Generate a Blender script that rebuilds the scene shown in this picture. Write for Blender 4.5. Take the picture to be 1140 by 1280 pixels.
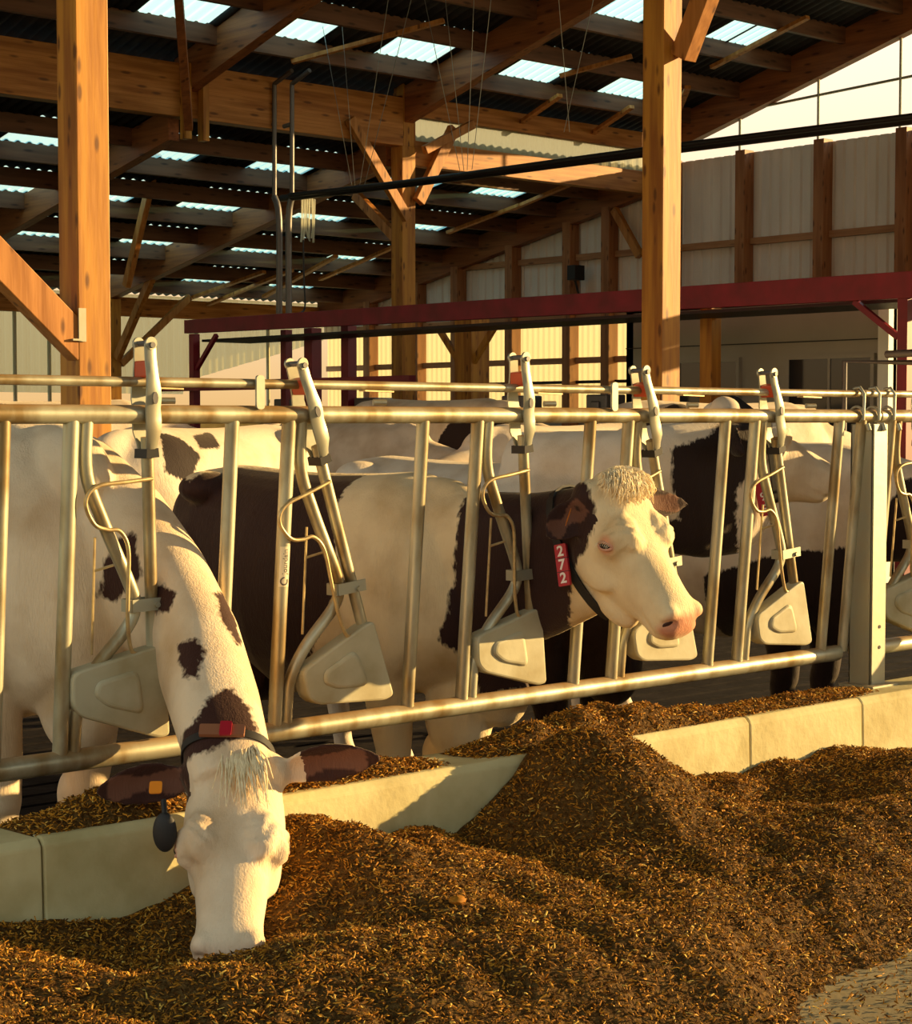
import bpy, math, random
import numpy as np
from mathutils import Vector, Matrix
from mathutils.bvhtree import BVHTree
random.seed(7); RNG = np.random.default_rng(7)
for o in list(bpy.data.objects): bpy.data.objects.remove(o)
SC = bpy.context.scene; COL = SC.collection
R = math.radians
# ------------------------------------------------------------------ camera
HC = 1.35; F = 2270.0; CX, CY = 570.0, 640.0
YAW = R(48.2); PIT = math.atan((640 - 525) / F)
fh = Vector((math.cos(YAW), math.sin(YAW), 0)); RT = Vector((math.sin(YAW), -math.cos(YAW), 0))
FW = fh * math.cos(PIT) - Vector((0, 0, 1)) * math.sin(PIT)
UP = fh * math.sin(PIT) + Vector((0, 0, 1)) * math.cos(PIT)
CAM = Vector((0, 0, HC))
cd = bpy.data.cameras.new('camera'); cam = bpy.data.objects.new('camera', cd); COL.objects.link(cam)
cd.sensor_fit = 'HORIZONTAL'; cd.sensor_width = 36; cd.lens = F / 1140 * 36; cd.clip_end = 500
M3 = Matrix((RT, UP, -FW)).transposed()
cam.matrix_world = Matrix.Translation(CAM) @ M3.to_4x4()
SC.camera = cam
# ------------------------------------------------------------------ light
SC.view_settings.view_transform = 'Standard'; SC.view_settings.look = 'None'
SC.view_settings.gamma = 1; SC.view_settings.exposure = 0.0
SUN_AZ = (0.905, -0.425); SUN_EL = R(10.5)
sd = bpy.data.lights.new('sun', 'SUN'); sd.energy = 11.0; sd.color = (1, .67, .27); sd.angle = R(0.6)
so = bpy.data.objects.new('sun', sd); COL.objects.link(so)
sv = Vector((SUN_AZ[0] * math.cos(SUN_EL), SUN_AZ[1] * math.cos(SUN_EL), math.sin(SUN_EL)))
so.rotation_euler = sv.to_track_quat('Z', 'Y').to_euler(); so.location = (12, -9, 8)
W = bpy.data.worlds.new('sky'); SC.world = W; W.use_nodes = True
nt = W.node_tree; nt.nodes.clear()
def N(nt, t, **k):
    n = nt.nodes.new(t)
    for a, b in k.items(): setattr(n, a, b)
    return n
wo = N(nt, 'ShaderNodeOutputWorld'); bg = N(nt, 'ShaderNodeBackground'); bg.inputs[1].default_value = 1.08
tc = N(nt, 'ShaderNodeTexCoord'); sx = N(nt, 'ShaderNodeSeparateXYZ'); cr = N(nt, 'ShaderNodeValToRGB')
nt.links.new(tc.outputs['Generated'], sx.inputs[0]); nt.links.new(sx.outputs[2], cr.inputs[0])
cr.color_ramp.elements[0].position = 0.0; cr.color_ramp.elements[0].color = (.80, .48, .18, 1)
cr.color_ramp.elements[1].position = .55; cr.color_ramp.elements[1].color = (1.0, 1.5, 1.65, 1)
e = cr.color_ramp.elements.new(.18); e.color = (1.25, 1.03, .74, 1)
nt.links.new(cr.outputs[0], bg.inputs[0]); nt.links.new(bg.outputs[0], wo.inputs[0])

def ray(x, y): return FW + RT * ((x - CX) / F) - UP * ((y - CY) / F)
def at(x, y, X=None, Y=None, Z=None):
    d = ray(x, y)
    t = (X - CAM.x) / d.x if X is not None else (Y - CAM.y) / d.y if Y is not None else (Z - CAM.z) / d.z
    return CAM + d * t

# ------------------------------------------------------------------ materials
MATS = {}
def mat(name, base, rough=.6, metal=0, spec=.4, noise=None, bump=None, extra=None):
    """noise = (scale, colour2, lo, hi, stretch); bump = (scale, strength, distance, stretch)"""
    m = bpy.data.materials.new(name); m.use_nodes = True; nt = m.node_tree
    b = nt.nodes['Principled BSDF']
    b.inputs['Base Color'].default_value = (*base, 1); b.inputs['Roughness'].default_value = rough
    b.inputs['Metallic'].default_value = metal; b.inputs['Specular IOR Level'].default_value = spec
    tc = N(nt, 'ShaderNodeTexCoord'); col = None
    if noise:
        sc, c2, lo, hi, st = noise
        mp = N(nt, 'ShaderNodeMapping'); mp.inputs['Scale'].default_value = st
        nt.links.new(tc.outputs['Object'], mp.inputs[0])
        nz = N(nt, 'ShaderNodeTexNoise'); nz.inputs['Scale'].default_value = sc; nz.inputs['Detail'].default_value = 6
        nt.links.new(mp.outputs[0], nz.inputs['Vector'])
        rp = N(nt, 'ShaderNodeMapRange'); rp.inputs[1].default_value = lo; rp.inputs[2].default_value = hi
        nt.links.new(nz.outputs[0], rp.inputs[0])
        mx = N(nt, 'ShaderNodeMix', data_type='RGBA'); mx.inputs[6].default_value = (*base, 1); mx.inputs[7].default_value = (*c2, 1)
        nt.links.new(rp.outputs[0], mx.inputs[0]); col = mx.outputs[2]
        nt.links.new(col, b.inputs['Base Color'])
    if bump:
        sc, stg, dist, st = bump
        mp = N(nt, 'ShaderNodeMapping'); mp.inputs['Scale'].default_value = st
        nt.links.new(tc.outputs['Object'], mp.inputs[0])
        nz = N(nt, 'ShaderNodeTexNoise'); nz.inputs['Scale'].default_value = sc; nz.inputs['Detail'].default_value = 5
        nt.links.new(mp.outputs[0], nz.inputs['Vector'])
        bp = N(nt, 'ShaderNodeBump'); bp.inputs['Strength'].default_value = stg; bp.inputs['Distance'].default_value = dist
        nt.links.new(nz.outputs[0], bp.inputs['Height']); nt.links.new(bp.outputs[0], b.inputs['Normal'])
    if extra: extra(nt, b, tc, col)
    MATS[name] = m; return m

def wood(name, axis, base, dark, lam=None):
    st = {'x': (.25, 3, 3), 'y': (3, .25, 3), 'z': (3, 3, .25)}[axis]
    def ex(nt, b, tc, col):
        # knots
        mp = N(nt, 'ShaderNodeMapping'); mp.inputs['Scale'].default_value = {'x': (1.2, 5, 5), 'y': (5, 1.2, 5), 'z': (5, 5, 1.6)}[axis]
        nt.links.new(tc.outputs['Object'], mp.inputs[0])
        vo = N(nt, 'ShaderNodeTexVoronoi'); vo.inputs['Scale'].default_value = 2.1; nt.links.new(mp.outputs[0], vo.inputs['Vector'])
        r1 = N(nt, 'ShaderNodeMapRange'); r1.inputs[1].default_value = .11; r1.inputs[2].default_value = .23
        r1.inputs[3].default_value = .85; r1.inputs[4].default_value = 0
        nt.links.new(vo.outputs['Distance'], r1.inputs[0])
        mx = N(nt, 'ShaderNodeMix', data_type='RGBA'); mx.inputs[7].default_value = (dark[0] * .35, dark[1] * .3, dark[2] * .3, 1)
        nt.links.new(col, mx.inputs[6]); nt.links.new(r1.outputs[0], mx.inputs[0])
        out = mx.outputs[2]
        if lam:
            sp = N(nt, 'ShaderNodeSeparateXYZ'); nt.links.new(tc.outputs['Object'], sp.inputs[0])
            mm = N(nt, 'ShaderNodeMath', operation='MULTIPLY'); mm.inputs[1].default_value = 1 / .045
            nt.links.new(sp.outputs[lam], mm.inputs[0])
            fr = N(nt, 'ShaderNodeMath', operation='FRACT'); nt.links.new(mm.outputs[0], fr.inputs[0])
            lt = N(nt, 'ShaderNodeMath', operation='LESS_THAN'); lt.inputs[1].default_value = .07; nt.links.new(fr.outputs[0], lt.inputs[0])
            ml = N(nt, 'ShaderNodeMath', operation='MULTIPLY'); ml.inputs[1].default_value = .45; nt.links.new(lt.outputs[0], ml.inputs[0])
            m2 = N(nt, 'ShaderNodeMix', data_type='RGBA'); m2.inputs[7].default_value = (dark[0] * .5, dark[1] * .45, dark[2] * .4, 1)
            nt.links.new(out, m2.inputs[6]); nt.links.new(ml.outputs[0], m2.inputs[0]); out = m2.outputs[2]
        nt.links.new(out, b.inputs['Base Color'])
    return mat(name, base, .55, 0, .35, (4.5, dark, .38, .66, st), (12, .15, .01, st), ex)
WB, WD = (.52, .235, .030), (.30, .105, .014)
wz = wood('glulam_upright', 'z', WB, WD, 0)
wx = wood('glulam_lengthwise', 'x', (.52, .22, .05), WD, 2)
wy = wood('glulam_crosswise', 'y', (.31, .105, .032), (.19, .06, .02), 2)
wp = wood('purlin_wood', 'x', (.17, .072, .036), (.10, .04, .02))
wbr = wood('brace_wood', 'z', (.50, .21, .05), WD)
wcol = wood('column_wood', 'z', (.36, .145, .055), (.24, .085, .03))
wgirt = wood('girt_wood', 'y', (.42, .20, .09), (.28, .12, .05))

def dust(amount):
    def ex(nt, b, tc, col):
        ge = N(nt, 'ShaderNodeNewGeometry'); sp = N(nt, 'ShaderNodeSeparateXYZ'); nt.links.new(ge.outputs['Normal'], sp.inputs[0])
        r = N(nt, 'ShaderNodeMapRange'); r.inputs[1].default_value = .45; r.inputs[2].default_value = 1.0; r.inputs[4].default_value = amount
        nt.links.new(sp.outputs[2], r.inputs[0])
        mx = N(nt, 'ShaderNodeMix', data_type='RGBA'); mx.inputs[7].default_value = (.40, .21, .065, 1)
        nt.links.new(col, mx.inputs[6]); nt.links.new(r.outputs[0], mx.inputs[0]); nt.links.new(mx.outputs[2], b.inputs['Base Color'])
        iv = N(nt, 'ShaderNodeMath', operation='MULTIPLY_ADD'); iv.inputs[1].default_value = -.5; iv.inputs[2].default_value = .55
        nt.links.new(r.outputs[0], iv.inputs[0]); nt.links.new(iv.outputs[0], b.inputs['Metallic'])
    return ex
galv = mat('galvanised_steel', (.52, .50, .37), .40, .6, .5, (11, (.27, .19, .085), .42, .66, (1, 1, .35)), (60, .06, .004, (1, 1, 1)), dust(.75))
galvd = mat('galvanised_fitting', (.38, .38, .30), .46, .6, .5, (14, (.40, .36, .26), .4, .75, (1, 1, 1)), (50, .08, .004, (1, 1, 1)), dust(.35))
rodm = mat('zinc_rod', (.62, .48, .24), .4, .5, .5, (30, (.4, .28, .14), .4, .7, (1, 1, 1)))
plast = mat('beige_plastic', (.50, .47, .33), .55, 0, .4, (7, (.33, .27, .14), .40, .8, (1, 1, 1)), (25, .12, .01, (1, 1, 1)))
redpl = mat('red_plastic', (.55, .07, .02), .45)
blk = mat('black_metal', (.02, .018, .02), .5, .3)
pipeg = mat('dull_pipe', (.16, .15, .15), .45, .5)
redst = mat('red_painted_steel', (.25, .010, .030), .45, 0, .4, (4, (.15, .01, .02), .3, .7, (1, 1, 1)))
conc = mat('cream_concrete', (.60, .53, .29), .8, 0, .25, (6, (.42, .35, .16), .42, .75, (1, 1, 1)), (40, .25, .01, (1, 1, 1)))
concl = mat('concrete_floor', (.36, .29, .16), .8, 0, .2, (3, (.24, .18, .09), .35, .7, (1, 1, 1)), (60, .2, .006, (1, 1, 1)))
slat = mat('slatted_concrete', (.010, .008, .009), .9, 0, .08, (5, (.022, .018, .018), .4, .7, (1, 1, 1)), (20, .3, .02, (1, 1, 1)))
ground = mat('outside_ground', (.40, .36, .25), .9, 0, .1, (.3, (.30, .32, .16), .4, .6, (1, 1, 1)))
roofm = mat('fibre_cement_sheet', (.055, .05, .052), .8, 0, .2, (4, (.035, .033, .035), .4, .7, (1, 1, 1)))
sheet = mat('grey_beige_cladding', (.80, .71, .64), .6, 0, .3, (1.5, (.70, .61, .54), .35, .7, (1, 3, .5)))
panel = mat('grey_panel', (.33, .32, .27), .6, 0, .3, (1.2, (.28, .27, .22), .4, .7, (1, 1, 1)))
whitem = mat('white_trim', (.75, .78, .70), .5)
darkgl = mat('dark_glass', (.02, .022, .025), .08, 0, .6)
rubber = mat('black_strap', (.018, .016, .016), .6)
tagred = mat('red_tag', (.42, .015, .03), .4)
tagbr = mat('brown_tag', (.30, .12, .06), .45)
tagwh = mat('tag_digits', (.85, .75, .70), .5)
orange = mat('orange_tag', (.85, .27, .02), .45)
stick = mat('sticker', (.82, .72, .5), .5); stickt = mat('sticker_print', (.12, .10, .09), .6)
wire = mat('wire', (.25, .25, .24), .4, .6)

def trans_mat(name, colr, tint, tr, tl):
    m = bpy.data.materials.new(name); m.use_nodes = True; nt = m.node_tree; nt.nodes.clear()
    o = N(nt, 'ShaderNodeOutputMaterial'); d = N(nt, 'ShaderNodeBsdfDiffuse'); d.inputs[0].default_value = (*colr, 1)
    t = N(nt, 'ShaderNodeBsdfTranslucent'); t.inputs[0].default_value = (*colr, 1)
    p = N(nt, 'ShaderNodeBsdfTransparent'); p.inputs[0].default_value = (*tint, 1)
    a = N(nt, 'ShaderNodeMixShader'); a.inputs[0].default_value = tl
    b = N(nt, 'ShaderNodeMixShader'); b.inputs[0].default_value = tr
    nt.links.new(d.outputs[0], a.inputs[1]); nt.links.new(t.outputs[0], a.inputs[2])
    nt.links.new(a.outputs[0], b.inputs[1]); nt.links.new(p.outputs[0], b.inputs[2]); nt.links.new(b.outputs[0], o.inputs[0])
    MATS[name] = m; return m
skyl = trans_mat('skylight_sheet', (.55, .95, .95), (.80, 1.0, 1.0), .55, .75)
polyc = trans_mat('clear_corrugated', (.66, .60, .36), (.82, .76, .48), .42, .6)
netm = trans_mat('windbreak_mesh', (.55, .53, .38), (.9, .85, .6), .32, .5)
plasticfilm = trans_mat('plastic_film', (.8, .8, .7), (1, 1, .95), .5, .5)

# ------------------------------------------------------------------ mesh helpers
class MB:
    def __init__(s): s.v = []; s.f = []; s.m = []
    def add(s, vs, fs, mi=0):
        k = len(s.v); s.v.extend([tuple(v) for v in vs]); s.f.extend([tuple(i + k for i in f) for f in fs]); s.m.extend([mi] * len(fs))
        return s
    def box(s, lo, hi, mi=0):
        x0, y0, z0 = lo; x1, y1, z1 = hi
        vs = [(x, y, z) for z in (z0, z1) for y in (y0, y1) for x in (x0, x1)]
        return s.add(vs, [(0, 2, 3, 1), (4, 5, 7, 6), (0, 1, 5, 4), (2, 6, 7, 3), (0, 4, 6, 2), (1, 3, 7, 5)], mi)
    def bar(s, a, b, w, h, up=(0, 0, 1), mi=0):
        a = Vector(a); b = Vector(b); d = (b - a).normalized(); up = Vector(up)
        if abs(d.dot(up)) > .98: up = Vector((0, 1, 0))
        sd = d.cross(up).normalized(); u = sd.cross(d)
        vs = [p + sd * (w / 2 * i) + u * (h / 2 * j) for p in (a, b) for i, j in ((-1, -1), (1, -1), (1, 1), (-1, 1))]
        return s.add(vs, [(3, 2, 1, 0), (4, 5, 6, 7), (0, 1, 5, 4), (1, 2, 6, 5), (2, 3, 7, 6), (3, 0, 4, 7)], mi)
    def tube(s, pts, r, n=12, mi=0, cap=True):
        P = [Vector(p) for p in pts]; rs = r if isinstance(r, (list, tuple)) else [r] * len(P)
        vs = []; fs = []; u = None
        for i, p in enumerate(P):
            d = (P[min(i + 1, len(P) - 1)] - P[max(i - 1, 0)]).normalized()
            if u is None:
                u = d.cross(Vector((0, 0, 1)) if abs(d.z) < .9 else Vector((0, 1, 0))).normalized()
            u = (u - d * u.dot(d)).normalized(); w = d.cross(u)
            for k in range(n):
                a = 2 * math.pi * k / n; vs.append(p + (u * math.cos(a) + w * math.sin(a)) * rs[i])
        for i in range(len(P) - 1):
            for k in range(n):
                k2 = (k + 1) % n; fs.append((i * n + k, i * n + k2, (i + 1) * n + k2, (i + 1) * n + k))
        if cap:
            fs.append(tuple(range(n - 1, -1, -1))); fs.append(tuple((len(P) - 1) * n + k for k in range(n)))
        return s.add(vs, fs, mi)
    def prism(s, poly, fn, d0, d1, mi=0):
        """poly: 2D points; fn(u, v, depth) -> 3D"""
        n = len(poly); vs = [fn(u, v, d0) for u, v in poly] + [fn(u, v, d1) for u, v in poly]
        fs = [tuple(range(n)), tuple(range(2 * n - 1, n - 1, -1))] + [(i, i + n, (i + 1) % n + n, (i + 1) % n) for i in range(n)]
        return s.add(vs, fs, mi)
def smooth_path(pts, k=6):
    P = [Vector(p) for p in pts]; out = []
    for i in range(len(P) - 1):
        p0 = P[max(i - 1, 0)]; p1 = P[i]; p2 = P[i + 1]; p3 = P[min(i + 2, len(P) - 1)]
        for j in range(k):
            t = j / k
            out.append(.5 * ((2 * p1) + (p2 - p0) * t + (2 * p0 - 5 * p1 + 4 * p2 - p3) * t * t + (3 * p1 - p0 - 3 * p2 + p3) * t ** 3))
    out.append(P[-1]); return out
OFF = {}
def tag(o, label, cat, group=None, kind=None):
    if label: o['label'] = label
    if cat: o['category'] = cat
    if group: o['group'] = group
    if kind: o['kind'] = kind
    return o
def thing(name, loc, label, cat, group=None):
    o = bpy.data.objects.new(name, None); o.empty_display_size = .2; COL.objects.link(o); o.location = loc; OFF[o] = Vector(loc)
    return tag(o, label, cat, group)
def build(mb, name, mats, parent=None, smooth=False, origin=None, bevel=0):
    """world coordinate mesh -> one object; children are offset by their root's place"""
    if parent is not None: off = OFF[parent]
    else:
        off = Vector(origin) if origin is not None else Vector((sum(v[0] for v in mb.v) / len(mb.v), sum(v[1] for v in mb.v) / len(mb.v), min(v[2] for v in mb.v)))
    me = bpy.data.meshes.new(name)
    me.from_pydata([(v[0] - off.x, v[1] - off.y, v[2] - off.z) for v in mb.v], [], mb.f)
    for m in (mats if isinstance(mats, (list, tuple)) else [mats]): me.materials.append(m)
    if len(set(mb.m)) > 1: me.polygons.foreach_set('material_index', mb.m)
    o = bpy.data.objects.new(name, me); COL.objects.link(o); OFF[o] = off
    if parent is not None: o.parent = parent
    else: o.location = off
    if smooth:
        me.polygons.foreach_set('use_smooth', [True] * len(me.polygons))
        try: me.set_sharp_from_angle(angle=R(50))
        except Exception: pass
    if bevel:
        md = o.modifiers.new('bevel', 'BEVEL'); md.width = bevel; md.segments = 2; md.limit_method = 'ANGLE'
    me.update(); return o
def struct(mb, name, m, smooth=False, label=None):
    o = build(mb, name, m, smooth=smooth); o['kind'] = 'structure'
    if label: o['label'] = label
    return o
def text_mb(mb, txt, size, fn, mi, depth=.001, bold=0):
    """lettering polygons mapped through fn(u, v, d)"""
    cu = bpy.data.curves.new('lettering', 'FONT'); cu.body = txt; cu.size = size; cu.align_x = 'CENTER'; cu.align_y = 'CENTER'; cu.extrude = depth; cu.offset = bold
    ob = bpy.data.objects.new('lettering', cu); COL.objects.link(ob)
    dg = bpy.context.evaluated_depsgraph_get(); dg.update(); me = ob.evaluated_get(dg).to_mesh()
    mb.add([fn(v.co.x, v.co.y, v.co.z) for v in me.vertices], [tuple(p.vertices) for p in me.polygons], mi)
    ob.evaluated_get(dg).to_mesh_clear(); bpy.data.objects.remove(ob); bpy.data.curves.remove(cu)

# ================================================================== SETTING
FLOORZ = -.20
b = MB(); b.box((-60, -60, -.60), (120, 120, -.45)); struct(b, 'floor', ground, label='pale ground outside the barn')
b = MB(); b.box((-6, -9, -.3), (21.6, 3.95, 0)); struct(b, 'floor.001', concl, label='concrete feed alley floor in front of the curb')
b = MB()
y = 4.20
while y < 27.8:
    b.box((-2, y + .01, -.4), (21.4, y + .15, FLOORZ)); y += .18
b.box((-2, 4.2, -.44), (21.4, 27.9, -.40)); struct(b, 'floor.002', slat, label='dark slatted floor of the cow walkway')
# ---- concrete curb blocks
CF, CB, CT = 3.95, 4.22, .325
for i, (x0, x1, lb) in enumerate(((-.2, 2.18, 'cream concrete curb block at far left below the eating cow'), (2.185, 4.90, 'long middle cream concrete curb block half buried in silage'),
                                  (4.905, 5.55, 'short cream concrete curb block left of the steel post foot'), (5.555, 8.6, 'right end cream concrete curb block under the steel post'))):
    b = MB(); b.prism([(CF, -.1), (CF + .012, CT - .02), (CF + .03, CT), (CB, CT - .01), (CB, -.40), (CF, -.40)], lambda u, v, d: Vector((d, u, v)), x0, x1)
    tag(build(b, 'concrete_curb', conc, bevel=.006), lb, 'curb', 'precast curb blocks')

# ---- roof
SA = lambda y: 5.42 + .27 * (19.3 - y) + .50        # upper roof sheet
SB = lambda y: 4.95 - .20 * (y - 19.3) + .42        # lower roof sheet
XW = 21.6
PA = [19.75, 18.55, 17.6, 16.65, 15.7, 14.75, 13.8, 12.85, 11.9, 10.95, 10.0, 8.5, 7.0, 5.5, 4.0, 2.5, 1.0, -.5]
PB = [19.55, 20.5, 21.45, 22.4, 23.35, 24.3, 25.25, 26.2, 27.15, 28.1]
def roof_hit(px, py, S):
    d = ray(px, py); y0 = S(0); k = S(1) - S(0)
    t = (y0 - CAM.z) / (d.z - k * d.y); return CAM + d * t
skA = [(237, 8), (372, 33), (520, 60), (785, 12), (668, 92), (785, 113), (905, 42), (938, 46)]
skB = [(25, 220), (230, 180), (375, 196), (150, 232), (285, 247), (65, 282), (208, 292), (418, 264), (340, 303), (148, 333), (535, 218), (540, 277), (452, 317), (640, 232), (380, 350), (270, 345), (12, 214), (68, 163)]
def make_roof(S, P, sk, cname, lname, x0, x1, clabel):
    k = (S(1) - S(0)); step = .165 / 6
    cells = []
    for px, py in sk:
        h = roof_hit(px, py, S); row = None
        for r in range(len(P) - 1):
            a, c = sorted((P[r], P[r + 1]))
            if a <= h.y <= c: row = r
        if row is None: continue
        w = 1.0 if not (px in (905, 938)) else .42
        cells.append([px, row, h.x - w / 2, h.x + w / 2])
    cells.sort()
    nx = int((x1 - x0) / step); xs = [x0 + i * step for i in range(nx + 1)]; zo = [.022 * math.sin(2 * math.pi * i / 6) for i in range(nx + 1)]
    mb = MB(); sky = [MB() for _ in cells]
    def strip(m, i0, i1, y0, y1, up):
        vs = []; fs = []
        for i in range(i0, i1 + 1): vs += [(xs[i], y0, S(y0) + zo[i] + up), (xs[i], y1, S(y1) + zo[i] + up)]
        for i in range(i1 - i0): fs.append((2 * i, 2 * i + 2, 2 * i + 3, 2 * i + 1))
        m.add(vs, fs)
    for r in range(len(P) - 1):
        cut = sorted((c[2], c[3], j) for j, c in enumerate(cells) if c[1] == r); i = 0
        for a, c, j in cut:
            ia = max(i, int((a - x0) / step)); ic = min(nx, int((c - x0) / step))
            if ic <= ia: continue
            if ia > i: strip(mb, i, ia, P[r], P[r + 1], 0)
            strip(sky[j], ia, ic, P[r], P[r + 1], 0); i = ic
        if i < nx: strip(mb, i, nx, P[r], P[r + 1], 0)
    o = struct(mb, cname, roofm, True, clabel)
    md = o.modifiers.new('thick', 'SOLIDIFY'); md.thickness = .012; md.offset = 1
    ords = ['first', 'second', 'third', 'fourth', 'fifth', 'sixth', 'seventh', 'eighth', 'ninth', 'tenth', 'eleventh', 'twelfth', 'thirteenth', 'fourteenth', 'fifteenth', 'sixteenth', 'seventeenth', 'eighteenth', 'nineteenth', 'twentieth']
    for j, s in enumerate(sky):
        if s.v: tag(build(s, 'skylight', skyl, smooth=True), f'{ords[j]} from the left of the bright ribbed skylights in the {lname}', 'skylight', f'skylights of the {lname}')
make_roof(SA, PA, skA, 'ceiling', 'higher near roof', -1.5, XW + .8, 'dark corrugated sheets of the higher near roof')
make_roof(SB, PB, skB, 'ceiling.001', 'lower far roof', -1.5, XW + .5, 'dark corrugated sheets of the lower far roof')
b = MB()  # out-of-view roof slope and left extension, added to block sky light
for q in range(60):
    xa, xb = -8 + q * (XW + 8.8) / 60, -8 + (q + 1) * (XW + 8.8) / 60
    b.add([(xa, -.5, SA(-.5)), (xb, -.5, SA(-.5)), (xb, -11, SA(-.5) - 2.8), (xa, -11, SA(-.5) - 2.8)], [(0, 1, 2, 3)])
b.add([(-8, -.5, SA(-.5)), (-1.5, -.5, SA(-.5)), (-1.5, 19.75, SA(19.75)), (-8, 19.75, SA(19.75))], [(0, 1, 2, 3)])
struct(b, 'ceiling_sky_blocker', roofm, label='unseen roof slope behind the viewer, added to block sky light')
b = MB(); b.box((-8, -11.1, -.3), (XW - 8, -11, 4.6)); struct(b, 'wall_near_blocker', sheet, label='unseen wall behind the viewer, added to limit ambient light')  # never in view; added to hold back ambient light from the near side
# ---- purlins: one timber per row
ords = ['first', 'second', 'third', 'fourth', 'fifth', 'sixth', 'seventh', 'eighth', 'ninth', 'tenth', 'eleventh', 'twelfth', 'thirteenth', 'fourteenth', 'fifteenth', 'sixteenth', 'seventeenth']
for i, y in enumerate(PA[1:]):
    b = MB(); b.box((-1, y - .04, SA(y) - .24), (XW, y + .04, SA(y) - .004))
    tag(build(b, 'purlin', wp, bevel=.004), f'{ords[i]} brown purlin up from the glulam girder under the higher roof', 'purlin', 'purlins under the higher roof')
for i, y in enumerate(PB[1:-1]):
    b = MB(); b.box((-1, y - .04, SB(y) - .24), (XW, y + .04, SB(y) - .004))
    tag(build(b, 'purlin', wp, bevel=.004), f'{ords[i]} brown purlin down from the glulam girder under the lower roof', 'purlin', 'purlins under the lower roof')
# ---- rafters
def rafter(S, X, y0, y1, dep, w, lb, m=wy):
    b = MB(); b.prism([(y0, S(y0) - dep), (y0, S(y0) - .03), (y1, S(y1) - .03), (y1, S(y1) - dep)], lambda u, v, d: Vector((d, u, v)), X - w / 2, X + w / 2)
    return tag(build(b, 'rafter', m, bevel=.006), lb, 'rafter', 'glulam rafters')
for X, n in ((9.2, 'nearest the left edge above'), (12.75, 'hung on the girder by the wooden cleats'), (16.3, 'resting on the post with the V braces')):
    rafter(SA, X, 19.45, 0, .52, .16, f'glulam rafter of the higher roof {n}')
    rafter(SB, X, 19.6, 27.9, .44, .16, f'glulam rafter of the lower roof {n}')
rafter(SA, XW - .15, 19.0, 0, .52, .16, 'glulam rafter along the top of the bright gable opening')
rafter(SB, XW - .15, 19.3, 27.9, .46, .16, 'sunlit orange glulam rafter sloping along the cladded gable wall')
# ---- girders
b = MB(); b.box((-1, 19.2, 5.10), (16.2, 19.4, 5.76)); tag(build(b, 'glulam_girder', wx, bevel=.008), 'deep orange glulam girder running across the upper left', 'beam')
b = MB(); b.box((16.2, 19.22, 5.53), (XW, 19.38, 5.80)); tag(build(b, 'glulam_girder', wx, bevel=.006), 'upper timber beam above the bright clerestory strip', 'beam')
b = MB(); b.box((16.4, 19.22, 4.86), (XW, 19.38, 5.20)); tag(build(b, 'glulam_girder', wx, bevel=.006), 'lower timber beam below the bright clerestory strip', 'beam')
b = MB(); n = 150
for i in range(n):
    x0 = 16.42 + i * (XW - 16.45) / n; x1 = 16.42 + (i + 1) * (XW - 16.45) / n
    o0 = .02 if i % 6 < 3 else 0; o1 = .02 if (i + 1) % 6 < 3 else 0
    b.add([(x0, 19.3 + o0, 5.18), (x1, 19.3 + o1, 5.18), (x1, 19.3 + o1, 5.56), (x0, 19.3 + o0, 5.56)], [(0, 1, 2, 3)])
struct(b, 'window_1', polyc, label='translucent ribbed clerestory strip between the two roofs')
r = thing('beam_hanger', (12.75, 19.1, 4.85), 'pair of pale wooden cleats hanging the rafter on the girder', 'hanger')
for dx in (-.13, .13):
    b = MB(); b.box((12.75 + dx - .045, 19.06, 4.82), (12.75 + dx + .045, 19.19, 5.75)); build(b, 'cleat', wz, r, bevel=.005)
# ---- posts
def post(X, Y, w, top, bot, lb, braces=()):
    r = thing('timber_post', (X, Y, bot), lb, 'post', 'glulam posts')
    b = MB(); b.box((X - w / 2, Y - w / 2, bot), (X + w / 2, Y + w / 2, top)); build(b, 'shaft', wz, r, bevel=.008)
    for a, c, ww, hh in braces:
        b = MB(); b.bar(a, c, ww, hh); build(b, 'brace', wbr, r, bevel=.006)
    return r
p1 = post(5.71, 9.77, .225, SA(9.77) - .2, FLOORZ, 'thick orange glulam post at left behind the eating cow', [((5.66, 9.72, 1.78), (3.9, 9.72, 3.35), .12, .20)])
b = MB(); b.bar((5.62, 9.652, 1.82), (5.62, 9.652, 2.02), .05, .012); b.bar((5.55, 9.652, 1.83), (5.62, 9.652, 1.83), .03, .012); build(b, 'steel_plate', galvd, p1)
post(10.93, 9.77, .22, SA(9.77) - .2, FLOORZ, 'thick orange glulam post right of centre behind the red-tagged cow', [((10.98, 9.6, 4.2), (10.98, 8.75, 5.8), .14, .17)])
p3 = post(16.28, 19.3, .24, 5.1, FLOORZ, 'slender orange glulam post with V braces near the middle', [
    ((16.2, 19.12, 4.1), (15.2, 19.12, 5.35), .09, .14), ((16.4, 19.12, 4.35), (17.05, 19.12, 5.42), .1, .16), ((16.45, 19.05, 5.05), (17.35, 19.05, 5.5), .09, .12), ((16.28, 19.42, 3.85), (16.28, 20.35, 4.55), .1, .14)])
b = MB(); b.box((16.2, 19.2, 5.1), (16.42, 19.4, 5.95)); build(b, 'post_head', wz, p3, bevel=.006)
post(16.3, 27.0, .22, 3.4, FLOORZ, 'distant eave post just right of the thick left post', [((16.3, 26.85, 2.4), (16.3, 25.7, 3.75), .1, .14), ((16.4, 26.9, 2.3), (17.8, 26.9, 3.5), .09, .12)])
tag_b = MB(); tag_b.bar(at(158, 358, X=14.2), at(197, 192, X=14.2), .09, .12)
tag(build(tag_b, 'diagonal_brace', wbr, bevel=.005), 'long pale diagonal brace rising right of the thick left post', 'brace')
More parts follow.
